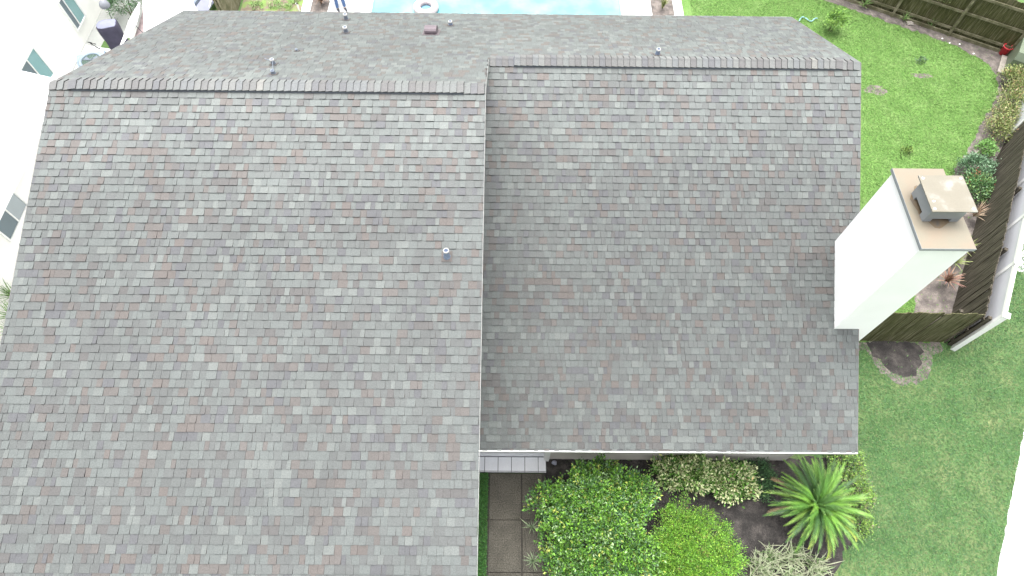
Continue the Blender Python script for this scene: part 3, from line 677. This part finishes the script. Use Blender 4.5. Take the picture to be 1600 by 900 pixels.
sp = [strap(.36, .011, 45, 45, (.16, .24, .10), (.36, .42, .28), 5), strap(.32, .010, 60, 50, (.12, .20, .09), (.30, .38, .24), 6)]
rosette("spiky_plant", (.82, 2.50), sp, 30, "grey-green spiky plant under the left side of the largest shrub, upper of two", "plant", "spiky plants by the walkway", seed=51, z=.35)
rosette("spiky_plant", (.60, 2.15), sp, 18, "smaller grey-green spiky plant poking over the walkway between the two larger ones", "plant", "spiky plants by the walkway", seed=53, z=.25)
rosette("spiky_plant", (.62, 1.40), sp, 30, "grey-green spiky plant under the largest shrub, lowest beside the walkway", "plant", "spiky plants by the walkway", seed=52, z=.35)
rd = [strap(.42, .014, 50, 40, (.19, .085, .07), (.30, .17, .13), 7), strap(.38, .012, 60, 45, (.24, .15, .10), (.33, .24, .17), 8)]
rosette("red_cordyline", (12.70, 8.95), rd, 46, "reddish brown spiky plant nearest the fence corner", "plant", None, seed=54, z=.25, tilt=(5, 70), size=1.35)
yg = [strap(.45, .014, 45, 45, (.20, .26, .08), (.36, .38, .16), 9), strap(.40, .012, 60, 40, (.14, .22, .07), (.30, .33, .12), 10)]
rosette("spiky_plant", (13.18, 9.60), yg, 28, "yellow-green spiky plant between the reddish one and the chimney corner", "plant", None, seed=55, z=.2, size=1.2)
rosette("spiky_plant", (13.55, 10.05), yg, 22, "pale yellow-green spiky plant against the dark fence right of the chimney", "plant", None, seed=56, z=.2, size=1.2)
tn = [strap(.55, .012, 40, 45, (.34, .25, .17), (.46, .36, .26), 11), strap(.50, .011, 50, 45, (.26, .17, .12), (.38, .28, .20), 12)]
rosette("tan_spiky_plant", (14.35, 11.30), tn, 36, "dry tan spiky plant beside the chimney cap, against the fence", "plant", None, seed=57, z=.2, size=1.2)

BS = [((.10, .21, .07), 40), ((.07, .15, .06), 25), ((.16, .27, .12), 25), ((.20, .30, .09), 10)]
shrub("yard_shrub", (14.78, 12.35, .32), (.42, .48, .32), 3000, .07, BS + [((.22, .085, .05), 5)], "green shrub with a few red leaves beside the chimney cap", seed=60, clump=9, spread=.07)
shrub("yard_shrub", (14.95, 13.15, .35), (.50, .35, .28), 2800, .07, [((.11, .20, .10), 50), ((.15, .25, .15), 30), ((.07, .14, .07), 20)], "bluish green shrub above the one with red leaves", seed=61, clump=9, spread=.07)
shrub("yard_shrub", (15.75, 14.05, .18), (.26, .28, .2), 900, .07, [((.16, .33, .08), 50), ((.12, .25, .06), 50)], "small bright green plant right of the pale stone", "plant", seed=62, clump=8, spread=.06)
YS = [((.20, .26, .08), 30), ((.34, .36, .14), 24), ((.13, .19, .06), 30), ((.24, .15, .08), 8), ((.38, .32, .2), 8)]
for i, (x, y, rx, ry, lb) in enumerate([(16.35, 14.75, .35, .4, "lowest yellowish shrub of the fence-side row"), (16.8, 15.35, .42, .4, "yellow and green shrub second from the lowest in the fence-side row"), (17.25, 16.0, .42, .45, "middle yellowish shrub of the fence-side row"), (17.75, 16.6, .42, .4, "yellowish shrub of the fence-side row below the green utility cabinet"), (17.75, 17.25, .3, .3, "palest yellow shrub on bare soil just in front of the utility cabinet")]):
    shrub("variegated_shrub", (x, y, .3), (rx, ry, .3), 1900, .08, YS, lb, group="yellowish shrubs along the side fence", seed=70 + i, clump=8, spread=.09, asp=.28)
shrub("sapling", (12.05, 19.9, .42), (.30, .28, .42), 1500, .09, [((.15, .30, .05), 50), ((.24, .38, .08), 25), ((.10, .20, .05), 25)], "small bright green bush alone on the back lawn near the blue hose", "bush", seed=80, clump=8, spread=.07, asp=.3)
fs = [strap(.42, .013, 70, 60, (.12, .23, .06), (.20, .32, .10), 13), strap(.36, .012, 90, 50, (.17, .27, .09), (.25, .34, .13), 14)]
for i, (x, y, n, lb) in enumerate([(13.65, 21.25, 24, "strap-leaved lily at the back fence nearest the picture's top edge"), (15.0, 20.5, 20, "strap-leaved lily beside the pale rock at the back fence"), (12.6, 21.9, 16, "low strap-leaved lily cut by the top edge of the picture"), (15.9, 20.15, 8, "sparse strap-leaved lily right of the pale rock")]):
    rosette("lily_plant", (x, y), fs, n, lb, "plant", "lilies along the back fence", seed=90 + i)
shrub("lawn_weed", (15.0, 18.3, .05), (.17, .13, .07), 160, .06, [((.06, .11, .06), 70), ((.10, .16, .08), 30)], "small dark weed in the back lawn", "weed", seed=95, clump=6, spread=.05, stems=2)
shrub("lawn_weed", (13.15, 14.0, .06), (.15, .12, .12), 140, .08, [((.09, .15, .03), 70), ((.13, .2, .04), 30)], "small olive weed in the lawn above the chimney", "weed", seed=96, clump=6, spread=.05, stems=2)
shrub("fence_vine", (15.6, 20.2, 1.3), (.3, .12, .3), 110, .09, [((.20, .27, .10), 60), ((.13, .20, .06), 40)], "thin climbing vine hanging on the back fence post", "vine", seed=97, clump=6, spread=.08, stems=3)

# ---------------------------------------------------------------- yard objects
def rock(name, loc, r, label, seed, m=M_STONE):
    q = random.Random(seed); mb = MB(); prof = []
    seg = 9; rings = [(.75, 0), (1.0, .25), (.85, .6), (.45, .82), (.02, .9)]; vs = []
    for rr, z in rings:
        for k in range(seg):
            t = 2 * math.pi * k / seg; j = q.uniform(.82, 1.15); vs.append((rr * r[0] * j * math.cos(t), rr * r[1] * j * math.sin(t), z * r[2]))
    mb.grid(vs, [(i * seg + k, i * seg + (k + 1) % seg, (i + 1) * seg + (k + 1) % seg, (i + 1) * seg + k) for i in range(4) for k in range(seg)])
    return tag(mb.build(name, m, None, False, loc), label, "rock")
rock("rock", (15.2, 20.35, .015), (.14, .12, .12), "pale rock in the soil at the back fence", 1)
rock("rock", (15.5, 13.95, .015), (.10, .24, .14), "pale long stone at the lawn edge above the bluish shrub", 2)
rock("rock", (1.2, 3.72, .015), (.07, .06, .10), "small bluish grey stone at the wall corner by the porch", 3, mat("bluish_stone", (.30, .31, .38), .7, var=.2, vscale=20))
for i, (x, y) in enumerate([(16.4, 19.3), (16.75, 19.25), (17.1, 18.75), (16.2, 19.55)]):
    rock("pebble", (x, y, .015), (.035, .03, .03), ["white pebble in the back bed, nearest the lawn", "white pebble in the back bed, second toward the red bucket", "white pebble closest to the red bucket", "white pebble farthest from the red bucket"][i], 20 + i, M_WHITE)
# red bucket
bu = empty("bucket", (18.17, 18.76, .02), "red plastic bucket by the back fence beside the utility cabinet", "bucket", None, .3)
mb = MB(); mb.lathe([(.001, .012), (.10, .012), (.10, 0), (.125, 0), (.16, .31), (.17, .31), (.17, .34), (.15, .34), (.115, .02), (.001, .02)], 24); mb.build("pail", M_RED, bu, True)
mb = MB(); mb.tube([(.165 * math.cos(a), .165 * math.sin(a), .32 - .04 * math.sin(a)) for a in [math.pi * k / 10 for k in range(11)]], .005, 5); mb.build("handle", M_WHITE, bu)
# utility cabinet
uc = empty("utility_cabinet", (18.62, 17.78, 0), "pale green metal utility cabinet on a concrete pad in the yard corner", "cabinet", None, math.atan2(BD.y, BD.x) )
mb = MB(); mb.box((-.90, -.55, 0), (.9, .45, .10)); mb.build("pad", M_STONE, uc)
mb = MB(); prof = [(-.42, .12), (-.42, .62), (-.30, .86), (.5, .92), (.5, .12)]
mb.extrude_x(prof, -.72, .75); mb.build("cover", M_UTIL, uc)
mb = MB(); mb.box((-.70, -.46, .10), (.73, -.421, .34)); mb.build("base_skirt", M_UTILD, uc)
mb = MB(); mb.face([(-.15, -.36 + .0, .752), (.05, -.36, .752), (.05, -.30 - .012, .845), (-.15, -.30 - .012, .845)]); mb.box((-.12, -.10, .878), (.10, .08, .893)); mb.build("label_plate", M_WHITE, uc)
# hose piece on the lawn
mb = MB(); mb.tube([(11.0 + .065 * k, 20.42 + .13 * math.sin(k * .75) + .1 * math.sin(k * .3), .03 + .05 * abs(math.sin(k * .4))) for k in range(12)], .022, 7)
tag(mb.build("garden_hose", M_HOSEB), "short pale blue hose lying on the back lawn at the roof's far corner", "hose")

# ---------------------------------------------------------------- pool side
deck_polys = [((-6.95, 15.2), (5.42, 15.2), (5.42, 19.0), (-6.95, 19.0)), ((-6.95, 19.0), (-5.28, 19.0), (-5.28, 29), (-6.95, 29)), ((4.24, 19.0), (5.42, 19.0), (5.42, 29), (4.24, 29))]
dk = MB()
for p in deck_polys: dk.prism(p, -.02, .06)
tag(dk.build("pool_deck", M_CONC), kind='structure')
wt = MB(); wt.face([(-5.28, 19.0, .03), (4.24, 19.0, .03), (4.24, 29, .03), (-5.28, 29, .03)]); tag(wt.build("pool_water", M_POOLW), kind='structure')
cp = MB(); cp.box((-5.31, 19, 0), (-5.27, 29, .072)); cp.box((4.225, 19, 0), (4.265, 29, .072)); tag(cp.build("pool_coping", M_COPING), kind='structure')
fl = empty("pool_float", (-3.22, 20.86, .03), "round white and pink inflatable ring with a blue centre floating in the pool", "pool float")
mb = MB(); mb.lathe([(.34 + .15 * math.cos(a), .10 + .13 * math.sin(a)) for a in [2 * math.pi * k / 12 for k in range(13)]], 30); mb.build("ring", M_FLOAT, fl, True)
mb = MB(); mb.lathe([(.001, .04), (.25, .04)], 30); mb.build("seat_mesh", M_FLOATB, fl)
for (x0, x1, nm, lb) in ((6.28, 6.62, "curb", "white concrete strip between the pool bed and the back lawn"), (-7.95, -7.62, "curb", "white concrete strip left of the dry palm bed")):
    mb = MB(); mb.box((x0, 15, 0), (x1, 30, .08)); tag(mb.build(nm, M_CONC), lb, "curb")
sheet("soil_bed_pool", [(5.42, 15), (6.28, 15), (6.28, 30), (5.42, 30)], .02, M_SAND); sheet("soil_bed_pool", [(-7.62, 15), (-6.95, 15), (-6.95, 30), (-7.62, 30)], .02, M_SAND)
sheet("weedy_soil", [(-10.3, 15), (-7.95, 15), (-7.95, 30), (-10.3, 30)], .006, mat("weedy_ground", (.20, .16, .12), .95, var=.3, vscale=3, grain=.3, gscale=30, col2=(.14, .22, .06), two=(.45, .6), gen='World'))
rosette("lily_plant", (5.85, 21.05), [strap(.55, .018, 60, 65, (.13, .17, .05), (.24, .27, .10), 15), strap(.5, .016, 70, 60, (.22, .17, .08), (.20, .24, .08), 16)], 34, "olive strap-leaved plant in the bed between pool deck and lawn", "plant", None, seed=101)
rosette("dry_plant", (-7.25, 21.1), [strap(.6, .018, 90, 60, (.15, .09, .055), (.24, .16, .11), 17), strap(.5, .015, 110, 55, (.10, .06, .04), (.2, .13, .09), 18)], 60, "dry brown strap-leaved plant beside the seated person", "plant", None, seed=102)
for i, (x, y, lb) in enumerate([(-9.0, 21.0, "small green weed in the middle of the weedy bed at the picture's top"), (-9.7, 20.9, "small green weed near the pale board fence"), (-8.35, 21.3, "small green weed next to the white strip"), (-8.6, 20.85, "tiny weed at the far eave in the weedy bed")]):
    shrub("garden_weed", (x, y, .06), (.22, .2, .1), 260, .06, [((.15, .28, .08), 60), ((.22, .33, .12), 40)], lb, "weed", "weeds in the bed", seed=110 + i, clump=7, spread=.05, stems=2)
mb = MB(); mb.box((-.02, -.02, 0), (.02, .02, .35)); mb.box((-.05, -.02, .31), (.02, .02, .35)); tag(mb.build("garden_stake", M_WHITE, None, False, (-8.05, 20.72, 0)), "thin white stake beside the white strip at the far eave", "stake")

# ---------------------------------------------------------------- person on a white chair
ch_ = empty("patio_chair", (-6.62, 21.12, .06), "white plastic patio chair under the seated person", "chair", None, math.radians(-62))
def bx(n, a, b, m=M_CHAIR, p=None): mb = MB(); mb.box(a, b); return mb.build(n, m, p or ch_)
bx("seat", (-.24, -.25, .40), (.24, .25, .43))
bk = bx("backrest", (-.03, -.25, 0), (0, .25, .48)); bk.location = (-.23, 0, .43); bk.rotation_euler = (0, -.2, 0)
for s in (-1, 1):
    for xx in (-.22, .20):
        mb = MB(); mb.tube([(xx * 1.1, s * .24, 0), (xx, s * .23, .40)], .02, 8); mb.build("leg", M_CHAIR, ch_)
    bx("armrest", (-.24, s * .27 - .03, .62), (.24, s * .27 + .03, .65)); mb = MB(); mb.tube([(.2, s * .27, .43), (.2, s * .27, .62)], .018, 8); mb.build("arm_support", M_CHAIR, ch_)
def skin_obj(name, verts, edges, radii, m, parent, root=0, sub=1):
    me = bpy.data.meshes.new(name); me.from_pydata(verts, edges, []); me.materials.append(m)
    o = link(name, me, parent); sk = o.modifiers.new("skin", 'SKIN'); sk.use_smooth_shade = True
    lay = me.skin_vertices[0] if me.skin_vertices else None
    if lay is None:
        return o
    for i, r in enumerate(radii): lay.data[i].radius = (r, r)
    lay.data[root].use_root = True
    ss = o.modifiers.new("sub", 'SUBSURF'); ss.levels = sub; ss.render_levels = sub
    return o
def smooth_tubes(name, chains, m, parent, voxel=.016):
    """One continuous body surface: overlapping tapered chains fused by a voxel remesh."""
    mb = MB()
    for pts, rads in chains:
        mb.tube(pts, rads, 12)
        for p, r in zip(pts, rads):
            mb.lathe([(max(.001, r * math.sin(a)), p[2] - r * math.cos(a)) for a in [math.pi * k / 6 for k in range(7)]], 12, (p[0], p[1]))
    o = mb.build(name, m, parent, True)
    rm_ = o.modifiers.new("remesh", 'REMESH'); rm_.mode = 'VOXEL'; rm_.voxel_size = voxel; rm_.use_smooth_shade = True
    sm = o.modifiers.new("smooth", 'SMOOTH'); sm.iterations = 4; sm.factor = .5
    return o
per = empty("person", (-6.62, 21.12, .06), "person in blue jeans and white shirt sitting on a white chair by the pool", "person", None, math.radians(-62))
body = [([(-.12, 0, .52), (-.14, 0, .72), (-.15, 0, .92), (-.14, 0, 1.02), (-.11, 0, 1.10)], [.13, .12, .14, .07, .05])]
for s in (-1, 1):
    body += [([(-.10, s * .09, .52), (.34, s * .12, .53)], [.085, .062]), ([(.34, s * .12, .53), (.40 + .04 * s, s * .13, .10)], [.058, .038]),
             ([(.40 + .04 * s, s * .13, .06), (.54 + .04 * s, s * .14, .035)], [.036, .03]),
             ([(-.14, s * .05, .97), (-.14, s * .18, .96)], [.07, .055]), ([(-.14, s * .19, .95), (-.06, s * .25, .72)], [.048, .038]), ([(-.06, s * .25, .72), (.15, s * .20, .66)], [.036, .026]),
             ([(.15, s * .20, .66), (.22, s * .19, .645)], [.026, .030])]
    for k in range(4): body.append(([(.22, s * (.165 + .016 * k), .645), (.27 + .006 * (1.5 - abs(k - 1.5)), s * (.163 + .016 * k), .64), (.295, s * (.162 + .016 * k), .615)], [.009, .0085, .007]))
    body.append(([(.18, s * .165, .65), (.215, s * .14, .645), (.24, s * .135, .63)], [.011, .010, .008]))
body += [([(-.11, 0, 1.16), (-.105, 0, 1.24)], [.078, .085]), ([(-.03, 0, 1.16), (-.02, 0, 1.13)], [.035, .03]), ([(-.022, 0, 1.205), (-.012, 0, 1.185)], [.012, .014])]
smooth_tubes("body", body, M_SKIN, per, .009)
jn = []
for s in (-1, 1): jn += [([(-.12, s * .08, .53), (.10, s * .10, .54), (.35, s * .12, .535)], [.115, .10, .078]), ([(.35, s * .12, .53), (.40 + .03 * s, s * .13, .14)], [.074, .058])]
jn += [([(-.12, 0, .50), (-.13, 0, .60)], [.13, .135])]
smooth_tubes("jeans", jn, M_DENIM, per)
shc = [([(-.13, 0, .60), (-.14, 0, .75), (-.15, 0, .92), (-.145, 0, .98)], [.145, .135, .155, .10])]
for s in (-1, 1): shc += [([(-.14, s * .08, .96), (-.14, s * .19, .95), (-.10, s * .225, .83)], [.085, .068, .058])]
smooth_tubes("shirt", shc, M_SHIRT, per)
for s in (-1, 1): smooth_tubes("shoe", [([(.37 + .04 * s, s * .13, .05), (.46 + .04 * s, s * .135, .045), (.57 + .04 * s, s * .14, .035)], [.046, .046, .036])], M_SHOE, per)
smooth_tubes("hair", [([(-.135, 0, 1.20), (-.13, 0, 1.27), (-.10, 0, 1.29)], [.088, .082, .075])], M_HAIR, per)
for s in (-1, 1): mb = MB(); mb.lathe([(.001, 0), (.006, .003), (.006, .008), (.001, .011)], 8); mb.build("eye", M_DARK, per, True, (-.018, s * .03, 1.225))

# ---------------------------------------------------------------- neighbour's house and patio, left
nb = empty("neighbor_house", (-16, 15, 0), "cream stucco neighboring house with a white roof along the left side", "house"); NO = Vector((-16, 15, 0))
def np_(mb, name, m, parent=None, lab=None):
    o = mb.build(name, m, parent or nb)
    if parent is None: o.location = -NO
    if lab: o['label'] = lab
    return o
mb = MB(); mb.box((-27, 14.2, 0), (-15.55, 30, 5.6)); np_(mb, "wall", M_CREAM)
mb = MB(); mb.box((-27, -4, 0), (-13.9, 14.05, 2.42)); np_(mb, "wall", M_CREAM)
mb = MB(); mb.extrude_x([(13.9, 0), (14.2, 0), (14.2, 2.0), (13.9, 2.0)], -27, -15.6); np_(mb, "wall", M_CREAM)
# low white roof: sheet falling toward the side yard
mb = MB(); zz = lambda x: 2.60 + (-13.3 - x) * .36
vs = [(-13.3, -4.5, zz(-13.3)), (-13.3, 14.22, zz(-13.3)), (-20, 14.22, zz(-20)), (-20, -4.5, zz(-20))]
mb.grid(vs + [(x, y, z - .16) for x, y, z in vs], [(0, 1, 2, 3), (7, 6, 5, 4), (0, 4, 5, 1), (1, 5, 6, 2), (2, 6, 7, 3), (3, 7, 4, 0)]); rf = np_(mb, "roof", M_MEMBR)
mb = MB(); mb.box((-13.30, -4.5, 2.44), (-13.20, 14.2, 2.56)); np_(mb, "gutter", M_WHITE)
def nwindow(x, y0, y1, z0, z1, ysplit, zsplit, ma, mb_, lab):
    f = MB(); t = .05
    f.box((x, y0 - t, z0 - t), (x + .05, y1 + t, z0)); f.box((x, y0 - t, z1), (x + .05, y1 + t, z1 + t)); f.box((x, y0 - t, z0), (x + .05, y0, z1)); f.box((x, y1, z0), (x + .05, y1 + t, z1))
    if ysplit: f.box((x, ysplit - .02, z0), (x + .045, ysplit + .02, z1))
    if zsplit: f.box((x, y0, zsplit - .03), (x + .045, y1, zsplit + .03))
    fo = np_(f, "window", M_WHITE, None, lab)
    if ysplit:
        p = MB(); p.box((x + .005, y0, z0), (x + .02, ysplit - .02, z1)); p.build("pane", ma, fo); p = MB(); p.box((x + .005, ysplit + .02, z0), (x + .02, y1, z1)); p.build("pane", mb_, fo)
    else:
        p = MB(); p.box((x + .005, y0, z0), (x + .02, y1, zsplit - .03)); p.build("pane", ma, fo); p = MB(); p.box((x + .005, y0, zsplit + .03), (x + .02, y1, z1)); p.build("pane", mb_, fo)
    return fo
# tall windows of the far wall (far sash is green, near one is behind a screen)
nwindow(-15.55, 15.0, 16.57, .65, 1.71, 16.02, None, M_GLASSD, M_GLASSG, "window nearer the white roof, its lower corner cut off by it")
nwindow(-15.55, 18.87, 19.63, .56, 1.66, 19.13, None, M_GLASSD, M_GLASSG, "window farther up the cream wall, cut by the picture's top edge")
nwindow(-13.9, 9.50, 10.70, 1.20, 2.02, 10.12, None, M_GLASSD, M_GLASSL, "sliding window low on the near cream wall under the white eave")
tag(sheet("patio_paving", [(-15.6, 13.9), (-11.9, 13.9), (-11.9, 30), (-15.6, 30)], .01, M_CONCG))
sheet("added_bounce_paving", [(-13.9, -4), (-8.2, -4), (-8.2, 14.0), (-13.9, 14.0)], .011, M_CONCG)  # unseen paving, added to keep green ground bounce off the cream wall
sheet("side_yard_grass", [(-15.1, 15), (-14.2, 15), (-14.0, 19.1), (-14.9, 19.3)], .014, M_GROUND)
sheet("patio_slab", ragged([(-15.5, 18.75), (-15.5, 16.2), (-13.2, 16.2), (-13.2, 18.3), (-14.9, 18.6)], .3, .02, 4), .02, M_CONC)
# air-conditioning unit
ac = empty("air_conditioner", (-14.30, 17.02, .02), "pale blue box air-conditioning unit with a round fan beside the cream wall", "air conditioner", None, .35)
mb = MB(); mb.box((-.45, -.42, .05), (.45, .42, .80)); mb.build("casing", M_ACB, ac)
mb = MB(); mb.lathe([(.40, .80), (.41, .83), (.33, .86), (.30, .83), (.30, .805)], 28); mb.build("fan_ring", M_ACB, ac, True)
mb = MB(); mb.lathe([(.001, .806), (.30, .806)], 28); mb.build("fan_well", M_UTILD, ac)
for k in range(6):
    mb = MB(); mb.tube([(.30 * math.cos(k * math.pi / 6), .30 * math.sin(k * math.pi / 6), .845), (-.30 * math.cos(k * math.pi / 6), -.30 * math.sin(k * math.pi / 6), .845)], .004, 4); mb.build("guard_wire", M_GALV, ac)
for k in range(3):
    mb = MB(); a = k * 2.094; mb.face([(0, 0, .815), (.27 * math.cos(a), .27 * math.sin(a), .812), (.27 * math.cos(a + .7), .27 * math.sin(a + .7), .828)]); mb.build("fan_blade", M_GALV, ac)
# covered grill
gr = empty("covered_grill", (-14.02, 18.42, .02), "tall barbecue grill under a navy cover with a pale top", "grill", None, .25)
vs = []
for z, sx, sy in ((0, .36, .27), (.25, .34, .25), (.55, .31, .26), (.85, .34, .27), (1.10, .35, .25), (1.17, .31, .22)):
    for k in range(16):
        a = 2 * math.pi * k / 16; c_, s_ = math.cos(a), math.sin(a); q = (abs(c_) ** 4 + abs(s_) ** 4) ** -.25; ww = 1 + .05 * math.sin(5 * a + z * 4)
        vs.append((sx * q * c_ * ww, sy * q * s_ * ww, z))
mb = MB(); mb.grid(vs, [(i * 16 + k, i * 16 + (k + 1) % 16, (i + 1) * 16 + (k + 1) % 16, (i + 1) * 16 + k) for i in range(5) for k in range(16)]); mb.build("cover", M_NAVY, gr, True)
mb = MB(); top = [vs[5 * 16 + k] for k in range(16)]
mb.grid([(x * 1.02, y * 1.02, 1.165) for x, y, z in top] + [(x * .55, y * .5, 1.24) for x, y, z in top], [tuple(range(16, 32))] + [(k, (k + 1) % 16, 16 + (k + 1) % 16, 16 + k) for k in range(16)]); mb.build("cover_top", M_PALEB, gr, True)
# round lamp on a pole, pipes
lp = empty("post_lamp", (-14.95, 20.05, .01), "small grey dome on a thin pole between the cream wall and the round bush", "lamp")
mb = MB(); mb.tube([(0, 0, 0), (.25, -.2, .6), (.5, -.55, 1.15)], .015, 6); mb.build("pole", M_GREYM, lp)
mb = MB(); mb.lathe([(.17, 1.10), (.18, 1.16), (.14, 1.27), (.07, 1.33), (.001, 1.35)], 18, (.55, -.62)); mb.build("dome", mat("grey_dome", (.24, .25, .28), .5), lp, True)
mb = MB(); mb.tube([(-15.15, 18.75, .04), (-15.25, 18.62, .22), (-15.1, 18.5, .28), (-14.95, 18.45, .15), (-14.9, 18.5, .04)], .018, 7); mb.tube([(-15.3, 18.8, .04), (-15.25, 18.6, .25)], .02, 6)
tag(mb.build("hose_bib", M_BLACK), "dark curled hose end on the ground between grill and air conditioner", "hose")
shrub("round_bush", (-14.35, 20.45, .55), (.62, .72, .55), 5200, .06, [((.07, .15, .06), 50), ((.10, .20, .09), 30), ((.05, .10, .04), 20)], "round dark green bush beside the brown and white canopy", "bush", seed=120, clump=10, spread=.06)
# patio canopy
cn = empty("patio_canopy", (-10.9, 17.2, 0), "large white flat patio canopy beside the far left corner of the shingle roof", "canopy")
mb = MB()
A = [(-11.2, 15.0), (-11.38, 15.97), (-11.58, 16.61), (-11.80, 17.3), (-12.13, 18.33), (-10.59, 18.36), (-9.9, 17.2), (-9.3, 15.0)]
mb.prism([(x + 10.9, y - 17.2) for x, y in A], 2.33, 2.40); mb.build("canopy_top", M_CANVAS, cn)
for x, y in ((-11.15, 15.2), (-11.95, 18.2), (-10.75, 18.2), (-9.5, 15.2)):
    mb = MB(); mb.box((x + 10.9 - .04, y - 17.2 - .04, 0), (x + 10.9 + .04, y - 17.2 + .04, 2.33)); mb.build("post", M_WHITE, cn)
sl = empty("shade_sail", (-12.3, 16.8, 0), "narrow curved white sail with brown cloth hanging beside the patio canopy", "sail")
L_ = [(-12.13, 17.95), (-12.17, 17.51), (-12.20, 17.05), (-12.16, 16.54), (-12.13, 15.8)]; Rr = [(-12.10, 17.95), (-11.96, 17.45), (-11.89, 16.84), (-11.96, 16.54), (-12.05, 16.0)]
mb = MB()
for i in range(4):
    mb.face([(L_[i][0] + 12.3, L_[i][1] - 16.8, 2.40), (L_[i + 1][0] + 12.3, L_[i + 1][1] - 16.8, 2.40), (Rr[i + 1][0] + 12.3, Rr[i + 1][1] - 16.8, 2.42), (Rr[i][0] + 12.3, Rr[i][1] - 16.8, 2.42)])
o = mb.build("sail_cloth", M_CANVAS, sl); so_ = o.modifiers.new("thick", 'SOLIDIFY'); so_.thickness = .015
mb = MB(); n = 10
for i in range(n):
    y0 = 18.0 - i * .26; y1 = y0 - .26; f = lambda y: -12.1 + .12 * math.sin((18.0 - y) * 1.2)
    mb.face([(f(y0) + 12.3, y0 - 16.8, 2.22 - .02 * (i % 2)), (f(y1) + 12.3, y1 - 16.8, 2.20), (-11.3 + 12.3, y1 - 16.8, 2.10), (-11.3 + 12.3, y0 - 16.8, 2.12 - .03 * (i % 2))])
o = mb.build("brown_cloth", M_BROWNC, sl); so_ = o.modifiers.new("thick", 'SOLIDIFY'); so_.thickness = .02
mb = MB(); mb.tube([(-12.2 + 12.3, 17.12 - 16.8, 2.45), (-11.5 + 12.3, 16.4 - 16.8, 2.45)], .012, 6); mb.build("guy_rope", M_BLACK, sl)
for x, y in ((-12.12, 17.95), (-12.1, 15.8)):
    mb = MB(); mb.tube([(x + 12.3, y - 16.8, 0), (x + 12.3, y - 16.8, 2.4)], .025, 8); mb.build("pole", M_WHITE, sl)
# folded lounger with blue-grey cover and white pole
fc = empty("folded_lounger", (-11.5, 20.9, .01), "folded lounger with grey-blue fabric beside a white pole near the board fence", "lounger", None, 1.35)
mb = MB(); mb.box((-.8, -.22, .35), (.8, .20, .42), mtx=Matrix.Rotation(.35, 4, 'X')); mb.build("cushion", M_PALEB, fc)
mb = MB(); mb.box((-.78, .02, .02), (.78, .16, .5), mtx=Matrix.Rotation(-.3, 4, 'X')); mb.build("cover", mat("slate_fabric", (.16, .19, .24), .8), fc)
mb = MB(); mb.tube([(-.9, -.32, .02), (.9, -.30, 1.0)], .028, 8); mb.build("pole", M_WHITE, fc)
# tufted grass at the neighbour's wall
tg = [strap(.75, .014, 70, 62, (.13, .24, .07), (.19, .30, .10), 21), strap(.65, .013, 90, 55, (.10, .20, .06), (.17, .28, .09), 22)]
for i, (x, y) in enumerate([(-13.55, 8.0), (-13.4, 7.45), (-13.2, 7.0)]):
    rosette("tall_grass", (x, y), tg, 60, ["uppermost tall green grass clump against the near cream wall", "middle tall green grass clump against the near cream wall", "lowest tall green grass clump half hidden by the roof edge"][i], "grass clump", "tall grasses by the cream wall", seed=130 + i, z=.45 - .1 * i)
print("tris", sum(len(m.polygons) for m in bpy.data.meshes))
